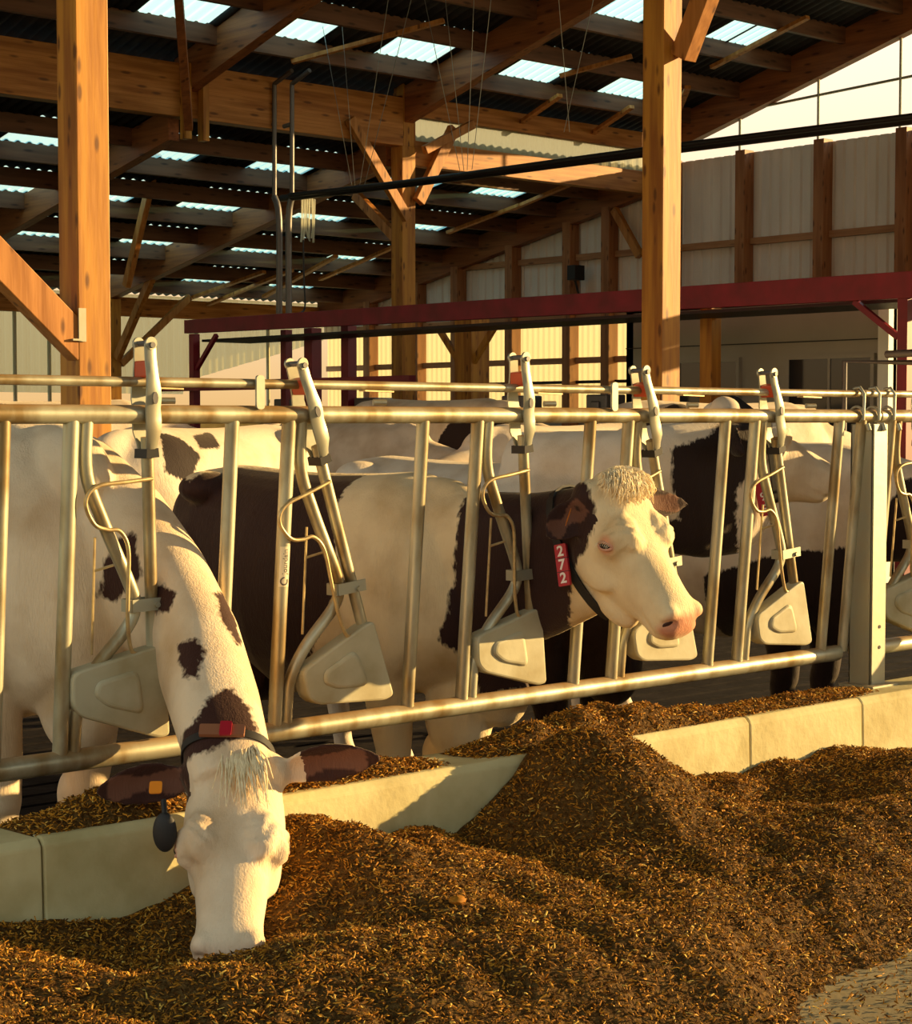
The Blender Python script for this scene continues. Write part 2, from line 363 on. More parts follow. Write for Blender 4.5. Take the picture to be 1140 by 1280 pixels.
tag_b = MB(); tag_b.bar(at(236, 160, X=12.5), at(222, -20, X=11.6), .10, .12)
tag(build(tag_b, 'diagonal_brace', wy, bevel=.005), 'dark diagonal brace rising from the cleats to the roof', 'brace')
# thin wind braces under the roofs
WBR = [((365, 50), (555, -2), SA), ((630, 145), (700, 95), SA), ((720, 158), (790, 110), SA), ((890, 60), (1010, -4), SA), ((860, 85), (845, 122), SA),
       ((700, 70), (790, 45), SA), ((215, 362), (330, 320), SB), ((260, 362), (365, 318), SB), ((330, 352), (420, 300), SB), ((400, 330), (500, 285), SB), ((560, 270), (650, 235), SB), ((640, 240), (720, 205), SB)]
for i, (a, c, S) in enumerate(WBR):
    A = roof_hit(*a, S) - Vector((0, 0, .27)); Cc = roof_hit(*c, S) - Vector((0, 0, .27))
    b = MB(); b.bar(A, Cc, .09, .05); tag(build(b, 'wind_brace', wbr), f'{ords[i]} of the thin light wind braces slanting beneath the roof purlins, counted along the roofs', 'brace', 'wind braces under the roofs')

# ---- gable wall (end wall at the right)
COLY = [14.71, 16.10, 17.54, 18.95, 20.30, 21.18, 22.56, 23.95, 25.03, 26.4]
b = MB(); n = 660; y0, y1 = 12.4, 28.0; step = (y1 - y0) / n; TOP = lambda y: 5.355 if y < 19.2 else SB(y) - .06
BOT = lambda y: 3.0 if y > 19.4 else 2.3
for i in range(n):
    ya, yb = y0 + i * step, y0 + (i + 1) * step
    oa = .03 if i % 8 in (0, 1) else 0; ob = .03 if (i + 1) % 8 in (0, 1) else 0
    b.add([(XW + oa, ya, BOT(ya)), (XW + ob, yb, BOT(yb)), (XW + ob, yb, TOP(yb)), (XW + oa, ya, TOP(ya))], [(0, 3, 2, 1)])
o = struct(b, 'wall_right', sheet, label='ribbed grey beige cladding of the gable wall'); md = o.modifiers.new('t', 'SOLIDIFY'); md.thickness = .01
b = MB(); n = 420; y0, y1 = 14.2, 27.9; step = (y1 - y0) / n
for i in range(n):
    ya, yb = y0 + i * step, y0 + (i + 1) * step
    oa = .018 if i % 4 < 2 else 0; ob = .018 if (i + 1) % 4 < 2 else 0
    b.add([(XW + oa, ya, 1.45), (XW + ob, yb, 1.45), (XW + ob, yb, BOT(yb) + .02), (XW + oa, ya, BOT(ya) + .02)], [(0, 3, 2, 1)])
struct(b, 'window_2', polyc, label='translucent corrugated strip along the lower gable wall')
b = MB(); b.box((XW, 12.4, -.4), (XW + .15, 28, 1.46)); struct(b, 'wall_right.001', panel, label='low grey wall under the translucent strip')
for i, y in enumerate(COLY):
    top = 5.37 if y < 19 else SB(y) - .4
    b = MB(); b.box((XW - .24, y - .09, FLOORZ), (XW - .02, y + .09, top))
    tag(build(b, 'wall_column', wcol, bevel=.005), f'{ords[i]} timber wall column from the right along the gable wall', 'column', 'gable wall columns')
for z, nm in ((3.05, 'lower'), (4.02, 'upper')):
    ymax = 27.2 if z < 3.3 else 24.0
    b = MB(); b.box((XW - .1, 12.4, z - .05), (XW - .02, ymax, z + .05)); tag(build(b, 'wall_girt', wgirt), f'{nm} horizontal timber girt of the gable wall', 'girt', 'gable wall girts')
b = MB(); b.box((XW - .1, 12.4, 2.28), (XW - .02, 27.8, 2.38)); tag(build(b, 'wall_girt', wgirt), 'bottom timber girt above the translucent strip', 'girt', 'gable wall girts')
b = MB(); b.box((XW - .09, 12.4, 1.95), (XW - .02, 27.8, 2.0)); tag(build(b, 'wall_girt', blk), 'thin dark rail across the translucent strip', 'girt')
for k, (y, nm) in enumerate(((14.71, 'right hand'), (16.1, 'middle'), (17.54, 'left hand'))):
    b = MB(); b.tube([(XW - .12, y + .1, 5.3), (XW - .12, y + .1, SA(y) - .45)], .02, 8); tag(build(b, 'opening_stay', galvd), f'{nm} thin stay standing in the bright gable opening', 'stay', 'stays of the gable opening')
b = MB(); b.tube([(XW - .1, 18.4, 5.95), (XW - .1, 12.3, 6.15)], .02, 8); tag(build(b, 'opening_rail', galvd), 'thin rail across the bright gable opening', 'rail')
tb = MB(); tb.bar(at(800, 320, X=XW - .2), at(768, 262, X=XW - .2), .1, .12)
tag(build(tb, 'knee_brace', wbr), 'orange knee brace left of the right post on the gable wall', 'brace')
b = MB(); c = at(719, 341, X=XW - .35); b.box((c.x - .1, c.y - .09, c.z - .12), (c.x + .13, c.y + .09, c.z + .12)); b.tube([c - Vector((0, 0, .12)), c - Vector((-.1, 0, .4))], .02, 8)
tag(build(b, 'loudspeaker', blk, bevel=.02), 'small black box mounted on a gable wall column', 'speaker')
# ---- far side wall
MBOT = lambda x: 1.82 if x < 18.4 else 2.05 + (x - 18.4) * .26
b = MB(); n = 700; x0, x1 = 2, XW; step = (x1 - x0) / n
for i in range(n):
    xa, xb = x0 + i * step, x0 + (i + 1) * step
    oa = .02 * math.sin(i * 1.1) + .02 * math.sin(i * .37); ob = .02 * math.sin((i + 1) * 1.1) + .02 * math.sin((i + 1) * .37)
    b.add([(xa, 28 + oa, MBOT(xa)), (xb, 28 + ob, MBOT(xb)), (xb, 28 + ob, SB(28) - .05), (xa, 28 + oa, SB(28) - .05)], [(0, 1, 2, 3)])
struct(b, 'wall_far', netm, label='pale windbreak mesh along the far side of the barn')
b = MB(); b.box((2, 27.95, -.5), (XW, 28.1, 1.62)); struct(b, 'wall_far.001', concl, label='low concrete wall along the far side')
b = MB(); b.box((2, 27.85, SB(28) - .45), (XW, 27.97, SB(28) - .12)); tag(build(b, 'eave_beam', wx), 'orange eave beam along the far side', 'beam')
for i, x in enumerate((14.95, 15.6, 18.6, 20.2)):
    b = MB(); b.tube([(x, 27.9, 1.3), (x, 27.9, 3.5)], .035, 8); tag(build(b, 'wall_pole', galvd), f'{ords[i]} thin grey pole from the left before the windbreak mesh', 'pole', 'poles of the windbreak')

# ---- red milking parlour front
RX = 13.0
PARL = r = thing('parlour_canopy', (RX, 14, FLOORZ), 'dark red painted steel canopy beam over the milking parlour', 'canopy')
b = MB(); b.prism([(19.78, 2.46), (19.78, 2.63), (7.6, 2.59), (7.6, 2.36)], lambda u, v, d: Vector((d, u, v)), RX, RX + .09); build(b, 'red_beam', redst, r, bevel=.004)
for y in (19.65, 8.93):
    b = MB(); b.box((RX + .02, y - .05, FLOORZ), (RX + .12, y + .05, 2.45)); build(b, 'red_post', redst, r)
b = MB(); b.bar((RX + .07, 19.6, 2.0), (RX + .07, 19.15, 2.42), .05, .05); build(b, 'red_brace', redst, r)
b = MB(); b.bar((RX + .07, 9.0, 2.05), (RX + .07, 9.45, 2.37), .05, .05); build(b, 'red_brace', redst, r)
b = MB(); b.box((RX + .15, 7.6, 2.35), (RX + .9, 19.6, 2.38)); build(b, 'canopy_underside', blk, r)
for i, (px, w) in enumerate(((391, .16), (436, .14), (358, .11), (888, .15))):
    p = at(px, 440, X=RX + .9); top = 2.5
    b = MB(); b.box((p.x - w / 2, p.y - w / 2, FLOORZ), (p.x + w / 2, p.y + w / 2, top))
    tag(build(b, 'stall_post', wz if i > 2 else redst, bevel=.005), ['dark post under the left part of the red beam', 'reddish post right of the dark post under the red beam', 'dark thin post left under the red beam', 'orange timber post before the dark parlour window'][i], 'post', 'posts under the red beam')
p = at(590, 440, X=RX + 4); b = MB(); b.box((p.x - .17, p.y - .17, FLOORZ), (p.x + .17, p.y + .17, 2.9)); b.bar((p.x - .1, p.y + .1, 2.1), (p.x - .1, p.y + .6, 2.65), .06, .08); b.bar((p.x - .1, p.y - .1, 2.1), (p.x - .1, p.y - .6, 2.65), .06, .08)
tag(build(b, 'timber_post', wz), 'broad brown post with two small braces under the red beam middle', 'post')
b = MB(); b.box((12.9, 15.2, 1.72), (13.0, 20.6, 1.84)); build(b, 'parlour_rail', redst, PARL)
# ---- parlour room
p0 = at(783, 440, X=14.6).y; p1y = at(1113, 440, X=14.6).y
r = thing('parlour_room', (14.6, (p0 + p1y) / 2, FLOORZ), 'grey panelled parlour room under the red beam at right', 'room')
b = MB(); b.box((14.6, p1y, FLOORZ), (14.7, p0, 2.55)); b.box((14.6, p1y, FLOORZ), (18, p1y + .1, 2.55)); b.box((14.6, p0 - .1, FLOORZ), (18, p0, 2.55)); b.box((14.6, p1y, 2.5), (18, p0, 2.6)); build(b, 'wall_panels', panel, r)
for (a, c) in ((852, 922), (988, 1090)):
    ya, yc = at(a, 470, X=14.58).y, at(c, 470, X=14.58).y; zt = at(950, 451, X=14.58).z
    b = MB(); b.box((14.56, yc, 1.15), (14.6, ya, zt)); g = build(b, 'window', darkgl, r)
    b = MB()
    for q in ((ya, ya + .04), (yc - .04, yc)): b.box((14.55, q[0], 1.1), (14.6, q[1], zt + .04))
    b.box((14.55, yc, zt), (14.6, ya, zt + .04)); b.box((14.55, (ya + yc) / 2 - .015, 1.15), (14.565, (ya + yc) / 2 + .015, zt)); build(b, 'window_frame', panel, r)
b = MB(); b.box((14.54, p1y - .02, FLOORZ), (14.62, p1y + .1, 2.5)); build(b, 'corner_trim', whitem, r)
for i, z in enumerate((2.42,)):
    b = MB(); b.box((14.585, p1y, z - .3), (14.6, p0, z - .29)); build(b, 'panel_seam', blk, r)
b = MB(); a = at(1056, 452, X=12.2); b.tube([a + Vector((0, 0, -1.4)), a, a + Vector((.1, -.6, -.02))], .022, 8); b.tube([at(1108, 443, X=12.1), at(1165, 440, X=12.1)], .03, 8)
tag(build(b, 'gate_rail', pipeg, smooth=True), 'grey tubular gate rail before the parlour room at right', 'rail')
# low machines behind the cows
for i, (px, py, w, lb) in enumerate(((352, 492, .35, 'low grey milking unit left'), (455, 492, .4, 'low grey milking unit next to left'), (640, 492, .35, 'low grey milking unit in the middle'), (745, 492, .3, 'low grey milking unit at right'))):
    p = at(px, py, X=13.9); b = MB(); b.box((p.x, p.y - w / 2, FLOORZ), (p.x + .3, p.y + w / 2, 1.62)); b.box((p.x - .03, p.y - w / 5, 1.4), (p.x, p.y + w / 5, 1.55))
    tag(build(b, 'milking_unit', pipeg, bevel=.02), lb + ' behind the locking rail', 'machine', 'milking units')

# ---- overhead pipes and wires
b = MB(); b.tube(smooth_path([at(352, 248, X=14.0), at(520, 228, X=14.0), at(800, 192, X=14.0), at(1160, 147, X=14.0)], 8), .046, 10)
b.tube(smooth_path([at(362, 244, X=13.85), at(520, 226, X=13.85), at(800, 188, X=13.85), at(1160, 143, X=13.85)], 8), .03, 8)
tag(build(b, 'overhead_pipe', blk, smooth=True), 'long black double pipe hanging across beneath the roof', 'pipe')
for i, (xt, xb, lb) in enumerate(((343, 349, 'left'), (365, 361, 'right'))):
    b = MB(); b.tube([at(xt, 105, X=14.0), at(xt, 246, X=14.0)], .03, 8); b.tube(smooth_path([at(xt, 246, X=14.0), at(xb, 275, X=14.0), at(xb, 392, X=14.0)], 4), .042, 8)
    b.tube([at(xt, 105, X=14.0), at(xt + 22, 88, X=14.0)], .03, 8); b.tube([at(xt - 10, 158, X=14.0), at(xt, 155, X=14.0)], .03, 8)
    tag(build(b, 'vertical_pipe', pipeg, smooth=True), f'{lb} of the two dark vertical pipes rising from the red beam', 'pipe', 'vertical pipes')
b = MB(); 
for k in range(6):
    x = 378 + k * 3; b.tube([at(x, 245 + (k % 3) * 2, X=14.02), at(x + random.uniform(-1.5, 1.5), 285 + random.uniform(0, 20), X=14.1 + random.uniform(-.05, .05)), at(x + random.uniform(-2, 2), 300 + random.uniform(-4, 8), X=14.1)], .014, 6)
tag(build(b, 'hanging_hoses', plasticfilm, smooth=True), 'bundle of clear hoses hanging below the black pipe end', 'hoses')
b = MB(); b.tube(smooth_path([at(379, 300, X=13.9), at(380, 350, X=13.9), at(381, 385, X=13.9), at(372, 392, X=13.7)], 5), .012, 6); tag(build(b, 'dangling_cable', blk), 'thin dark cable dangling from the hoses to the red beam', 'cable')
WI = [((412, 80), (441, 238)), ((432, 85), (444, 238)), ((476, 60), (449, 236)), ((490, 95), (455, 234)), ((535, 20), (575, 214)), ((560, 30), (580, 214)), ((592, 10), (584, 213)), ((612, 15), (590, 212)), ((700, 20), (712, 165)), ((735, 30), (705, 165))]
for i, (a, c) in enumerate(WI):
    A = at(*a, X=14); Cc = at(*c, X=14); d = A - Cc; k = (d.z and (SA(A.y) - .03 - Cc.z) / d.z) or 1; A2 = Cc + d * min(k, 2.2)
    b = MB(); b.tube([A2, Cc], .004, 5); tag(build(b, 'suspension_wire', wire), f'{ords[i]} from the left of the thin wires holding up the black pipe', 'wire', 'suspension wires')

# ================================================================== FEED FENCE
def fp(x, z, off=0.0): return Vector((x, 4.18 + (1.365 - z) * .087 + off, z))
def arc(c, r, a0, a1, n): return [(c[0] + r * math.cos(R(a0 + (a1 - a0) * i / n)), c[1] + r * math.sin(R(a0 + (a1 - a0) * i / n))) for i in range(n + 1)]
def round_poly(pts, r, n=4):
    out = []
    for i, p in enumerate(pts):
        p = Vector(p); a = (Vector(pts[i - 1]) - p); c = (Vector(pts[(i + 1) % len(pts)]) - p)
        rr = min(r, a.length * .45, c.length * .45); A = p + a.normalized() * rr; C2 = p + c.normalized() * rr
        for k in range(n + 1):
            t = k / n; out.append(tuple(A * (1 - t) ** 2 + p * 2 * t * (1 - t) + C2 * t * t))
    return out
def place(root, a, tilt, tube_dark=False):
    ct, stt = math.cos(R(tilt)), math.sin(R(tilt)); PX, PZ = a + .265, .85
    def L(u, v, off=0.0):   # lock-bar frame: pivot at the clamp
        return fp(PX + u * ct - v * stt, PZ + u * stt + v * ct, off)
    b = MB(); b.tube([fp(a, .45), fp(a - .0, .95), fp(a, 1.352)], .021, 14); build(b, 'fixed_bar', galv, root, True)
    b = MB(); b.tube([fp(a + .505, .45), fp(a + .505, 1.352)], .0205, 14); build(b, 'slot_bar', galv, root, True)
    b = MB(); b.tube(smooth_path([fp(a + .045, 1.35), fp(a + .05, 1.21), fp(a + .105, 1.08), fp(a + .195, .905), fp(a + .212, .845), fp(a + .19, .79), fp(a + .10, .69), fp(a + .05, .60), fp(a + .042, .53), fp(a + .042, .45)], 6), .0178, 14)
    build(b, 'guide_tube', galv, root, True)
    b = MB(); b.tube([fp(a + .085, .725), fp(a + .082, 1.04)], .004, 6); b.tube([fp(a + .083, .95), fp(a + .13, .965, -.02)], .004, 6); build(b, 'guide_rod', rodm, root, True)
    b = MB(); pts = []
    for s in (-1, 1): b.bar(fp(a + .19, .85, s * .024), L(.03, 0, s * .024), .006, .034, (0, 0, 1))
    b.tube([L(0, 0, -.035), L(0, 0, .035)], .008, 8); b.bar(fp(a + .188, .85, -.024), fp(a + .188, .85, .024), .006, .034, (0, 0, 1)); build(b, 'pivot_clamp', galvd, root)
    lb = MB(); lb.tube([L(0, -.20), L(0, .455)], .0175, 14); lock = build(lb, 'lock_bar', galv, root, True)
    for s, nm in ((-1, 'front_plate'), (1, 'back_plate')):
        b = MB(); prof = [(.415, .034), (.44, .036), (.47, .046), (.50, .048), (.53, .046), (.56, .047), (.585, .044), (.62, .036), (.66, .035), (.705, .034)]; prof = [(v, w * .5) for v, w in prof]
        offs = [.020, .026, .036, .036, .034, .040, .040, .036, .030, .028]
        vs = []; 
        for (v, w), of in zip(prof, offs):
            for q, e2 in ((-1, 0), (-.45, .005), (.45, .005), (1, 0)): vs.append(L(q * w, v, s * (of + e2)))
            for q, e2 in ((1, .005), (-1, .005)): vs.append(L(q * w * .98, v, s * (of - e2)))
        k = 6; fs = []
        for i in range(len(prof) - 1):
            for j in range(k): fs.append((i * k + j, i * k + (j + 1) % k, (i + 1) * k + (j + 1) % k, (i + 1) * k + j))
        fs += [tuple(range(k)), tuple((len(prof) - 1) * k + j for j in range(k))]
        b.add(vs, fs)
        b.tube([L(0, .705, s * .031 - .004), L(0, .705, s * .031 + .004)], .0172, 14)
        b.prism(arc((0, .56), .0085, 0, 360, 10), lambda u, v, d: L(u, .56 + (v - .56) * 2, d), s * .045, s * .0475, 1)
        b.tube([L(0, .70, s * .033), L(0, .70, s * .042)], .008, 8, 1)
        build(b, nm, [galvd, pipeg], lock, True)
    b = MB(); b.tube([L(0, .705, -.032), L(0, .705, .032)], .008, 8); build(b, 'lock_pin', pipeg, lock)
    b = MB(); b.prism(round_poly([(-.016, .615), (.016, .615), (.016, .66), (-.016, .66)], .006), lambda u, v, d: L(u, v, d), -.028, .028); build(b, 'red_catch', redpl, lock)['label'] = 'orange red plastic catch'
    b = MB(); b.prism([(-.02, .40), (.02, .40), (.018, .425), (-.018, .425)], lambda u, v, d: L(u, v, d), -.027, .035); build(b, 'rubber_stop', blk, lock)
    b = MB(); b.tube(smooth_path([L(u, v, o) for u, v, o in ((0, .344, -.02), (-.085, .343, -.026), (-.16, .342, -.026), (-.197, .325, -.026), (-.207, .29, -.026), (-.183, .24, -.026), (-.145, .222, -.026), (-.108, .214, -.026), (-.086, .165, -.03), (-.09, .06, -.03), (-.094, -.042, -.03), (-.08, -.118, -.025), (-.04, -.123, -.02))], 5), .0058, 8); build(b, 'bent_rod', rodm, lock, True)
    poly = round_poly([(-.265, -.145), (-.02, -.115), (.024, -.115), (.03, -.372), (-.005, -.372), (-.24, -.270), (-.268, -.235)], .028)
    b = MB(); b.prism(poly, lambda u, v, d: L(u, v, d), -.032, .026)
    inner = round_poly([(-.19, -.185), (-.075, -.172), (-.06, -.29), (-.165, -.25), (-.2, -.215)], .03)
    ic = Vector((sum(p[0] for p in inner) / len(inner), sum(p[1] for p in inner) / len(inner)))
    out = [tuple(ic + (Vector(p) - ic) * 1.12) for p in inner]; ni = len(inner)
    b.add([L(*p, -.0335) for p in out] + [L(*p, -.041) for p in inner], [(i, (i + 1) % ni, (i + 1) % ni + ni, i + ni) for i in range(ni)] + [tuple(range(ni, 2 * ni))])
    build(b, 'counterweight', plast, lock, False, bevel=.007)['label'] = 'beige plastic counterweight plate'
def sec_rail(root, x0, x1, name='locking_tube'):
    b = MB(); b.tube([(x0, 4.175, 1.452), (x1, 4.175, 1.450)], .0135, 12); return build(b, name, galv, root, True)
f1 = thing('feed_fence', (3.8, 4.2, .43), 'long galvanised self-locking feed fence the cows stand behind', 'feed fence', 'feed fence panels')
b = MB(); b.tube([(1.3, 4.18, 1.365), (5.93, 4.18, 1.365)], .0255, 18); build(b, 'top_rail', galv, f1, True)
b = MB(); b.tube([(1.3, 4.26, .444), (5.80, 4.26, .444)], .030, 18); build(b, 'bottom_rail', galv, f1, True)
sec_rail(f1, 1.3, 5.80)
for a, t in ((1.70, 5), (2.40, 4.3), (3.10, 20.7), (3.83, 8.5), (4.52, 19), (5.19, 18)): place(f1, a, t)
b = MB(); b.tube([fp(5.835, .45), fp(5.835, 1.35)], .0205, 14); build(b, 'end_bar', galv, f1, True)
for a in (2.98, 4.42):
    b = MB(); b.prism(round_poly([(a - .014, 1.38), (a + .014, 1.38), (a + .014, 1.475), (a - .014, 1.475)], .012), lambda u, v, d: Vector((u, d, v)), 4.150, 4.158); build(b, 'tube_bracket', galvd, f1)
for a in (2.68, 3.42, 4.13, 4.83, 5.5):
    b = MB(); b.tube([(a - .008, 4.185, 1.402), (a + .03, 4.17, 1.402)], .0095, 10); build(b, 'stop_stub', galvd, f1, True)
    b = MB(); b.bar((a - .06, 4.172, 1.436), (a + .05, 4.172, 1.434), .03, .004); build(b, 'catch_strip', rodm, f1)
# sticker on the second fixed bar
b = MB(); c0 = fp(3.10, .93)
def cyl(u, v, d):   # v along the bar, u around it, facing the alley
    a = -math.pi / 2 - .25 + u / .0215; return Vector((3.10 + (.0215 + d) * math.cos(a), fp(0, .93 + v).y + (.0215 + d) * math.sin(a), .93 + v))
n = 8; vs = []; fs = []
for i in range(n + 1):
    u = -.016 + .032 * i / n; vs += [cyl(u, -.058, .0006), cyl(u, .058, .0006)]
for i in range(n): fs.append((2 * i, 2 * i + 2, 2 * i + 3, 2 * i + 1))
b.add(vs, fs, 0)
text_mb(b, 'Jourdain', .022, lambda u, v, d: cyl(-v + .001, u + .014, .0012 + d), 1, .0002)
ri = arc((0, 0), .0125, 0, 300, 16); ri2 = arc((0, 0), .0085, 0, 300, 16)
b.add([cyl(-v, u - .042, .0016) for u, v in ri] + [cyl(-v, u - .042, .0016) for u, v in ri2], [(i, i + 1, i + 18, i + 17) for i in range(16)], 1)
build(b, 'sticker', [stick, stickt], f1)['label'] = 'cream sticker with dark round emblem and lettering'
f2 = thing('feed_fence', (7.2, 4.2, .43), 'next galvanised feed fence panel right of the steel post', 'feed fence', 'feed fence panels')
b = MB(); b.tube([(5.94, 4.18, 1.365), (8.6, 4.18, 1.365)], .0255, 18); build(b, 'top_rail', galv, f2, True)
b = MB(); b.tube([(5.91, 4.26, .444), (8.6, 4.26, .444)], .030, 18); build(b, 'bottom_rail', galv, f2, True)
sec_rail(f2, 5.84, 8.6)
for a, t in ((6.03, 6), (6.73, 12), (7.43, 5)): place(f2, a, t)
r = thing('steel_post', (5.88, 4.2, .32), 'bright galvanised steel post standing on the curb between fence panels', 'post')
b = MB(); b.box((5.84, 4.13, .32), (5.85, 4.235, 1.335)); b.box((5.84, 4.13, .32), (5.935, 4.14, 1.335)); b.box((5.84, 4.225, .32), (5.935, 4.235, 1.335)); build(b, 'post_section', galvd, r, bevel=.003)
b = MB()
for z in (.55, .47): b.tube([(5.895, 4.128, z), (5.895, 4.131, z)], .007, 10)
build(b, 'bolt_holes', blk, r)
b = MB(); b.box((5.80, 4.09, .315), (5.97, 4.25, .328)); build(b, 'foot_plate', galvd, r)
for x in (5.80, 5.90, 6.0):
    b = MB(); pts = [(x, 4.18 + .031 * math.cos(R(t)), 1.37 + (.031 if t < 180 or t > 360 else .031) * math.sin(R(t)) + (.0)) for t in range(-60, 241, 20)]
    b.tube(pts, .0055, 8); b.tube([(x, 4.148, 1.35), (x, 4.145, 1.45), (x, 4.165, 1.475), (x, 4.195, 1.47)], .006, 8); b.tube([(x, 4.13, 1.335), (x, 4.12, 1.31)], .009, 8); build(b, 'rail_clamp', galvd, r, True)

# ================================================================== COWS
def coat(name, white, dark, nscale=9, rag=.035):
    m = bpy.data.materials.new(name); m.use_nodes = True; nt = m.node_tree; b = nt.nodes['Principled BSDF']
    b.inputs['Roughness'].default_value = .75; b.inputs['Specular IOR Level'].default_value = .25
    b.inputs['Sheen Weight'].default_value = .25; b.inputs['Sheen Roughness'].default_value = .4; b.inputs['Sheen Tint'].default_value = (1, .85, .6, 1)
    tc = N(nt, 'ShaderNodeTexCoord')
    def noise(sc, det, st=(1, 1, 1)):
        mp = N(nt, 'ShaderNodeMapping'); mp.inputs['Scale'].default_value = st; nt.links.new(tc.outputs['Object'], mp.inputs[0])
        nz = N(nt, 'ShaderNodeTexNoise'); nz.inputs['Scale'].default_value = sc; nz.inputs['Detail'].default_value = det; nt.links.new(mp.outputs[0], nz.inputs['Vector']); return nz.outputs[0]
    at_ = N(nt, 'ShaderNodeAttribute', attribute_name='patch'); pk = N(nt, 'ShaderNodeAttribute', attribute_name='pink'); ph = N(nt, 'ShaderNodeAttribute', attribute_name='hoof')
    # ragged patch edge
    n1 = noise(90, 3, (1, 1, .35)); n2 = noise(14, 3)
    s = N(nt, 'ShaderNodeMath', operation='ADD'); nt.links.new(n1, s.inputs[0]); nt.links.new(n2, s.inputs[1])
    ma = N(nt, 'ShaderNodeMath', operation='MULTIPLY_ADD'); ma.inputs[1].default_value = rag; ma.inputs[2].default_value = -rag; nt.links.new(s.outputs[0], ma.inputs[0])
    ad = N(nt, 'ShaderNodeMath', operation='ADD'); nt.links.new(at_.outputs['Fac'], ad.inputs[0]); nt.links.new(ma.outputs[0], ad.inputs[1])
    mr = N(nt, 'ShaderNodeMapRange'); mr.inputs[1].default_value = -.006; mr.inputs[2].default_value = .006; mr.inputs[3].default_value = 1; mr.inputs[4].default_value = 0; nt.links.new(ad.outputs[0], mr.inputs[0])
    # dirty white
    dr = N(nt, 'ShaderNodeMapRange'); dr.inputs[1].default_value = .45; dr.inputs[2].default_value = .85; nt.links.new(noise(5, 6), dr.inputs[0])
    wm = N(nt, 'ShaderNodeMix', data_type='RGBA'); wm.inputs[6].default_value = (*white, 1); wm.inputs[7].default_value = (white[0] * .62, white[1] * .50, white[2] * .36, 1); nt.links.new(dr.outputs[0], wm.inputs[0])
    cm = N(nt, 'ShaderNodeMix', data_type='RGBA'); cm.inputs[7].default_value = (*dark, 1); nt.links.new(wm.outputs[2], cm.inputs[6]); nt.links.new(mr.outputs[0], cm.inputs[0])
    pm = N(nt, 'ShaderNodeMix', data_type='RGBA'); pm.inputs[7].default_value = (.62, .27, .16, 1); nt.links.new(cm.outputs[2], pm.inputs[6]); nt.links.new(pk.outputs['Fac'], pm.inputs[0])
    hm = N(nt, 'ShaderNodeMix', data_type='RGBA'); hm.inputs[7].default_value = (.10, .07, .045, 1); nt.links.new(pm.outputs[2], hm.inputs[6]); nt.links.new(ph.outputs['Fac'], hm.inputs[0])
    nt.links.new(hm.outputs[2], b.inputs['Base Color'])
    bs = N(nt, 'ShaderNodeMath', operation='ADD'); nt.links.new(noise(230, 3, (1, 1, .16)), bs.inputs[0]); nt.links.new(noise(60, 3, (1, 1, .5)), bs.inputs[1])
    bp = N(nt, 'ShaderNodeBump'); bp.inputs['Strength'].default_value = .35; bp.inputs['Distance'].default_value = .006
    nt.links.new(bs.outputs[0], bp.inputs['Height']); nt.links.new(bp.outputs[0], b.inputs['Normal'])
    return m
WHITE = (.80, .635, .45); DARK = (.030, .011, .009)
coat_brown = coat('coat_white_and_dark_brown', WHITE, (.042, .013, .009))
coat_cream = coat('coat_cream_and_dark_brown', (.80, .645, .40), DARK)
coat_black = coat('coat_white_and_black', (.76, .65, .52), (.020, .010, .010))
eye_m = mat('eye', (.015, .012, .014), .08, 0, .6); lid_m = mat('eyelid', (.60, .30, .20), .6)
nostril_m = mat('nostril', (.05, .018, .014), .6)
hair_l = mat('cream_hair', (.88, .76, .52), .6, 0, .3, (60, (.72, .56, .32), .4, .7, (1, 1, 1)))
def V(*a): return np.array(a, float)
def unit(v): return v / np.linalg.norm(v)
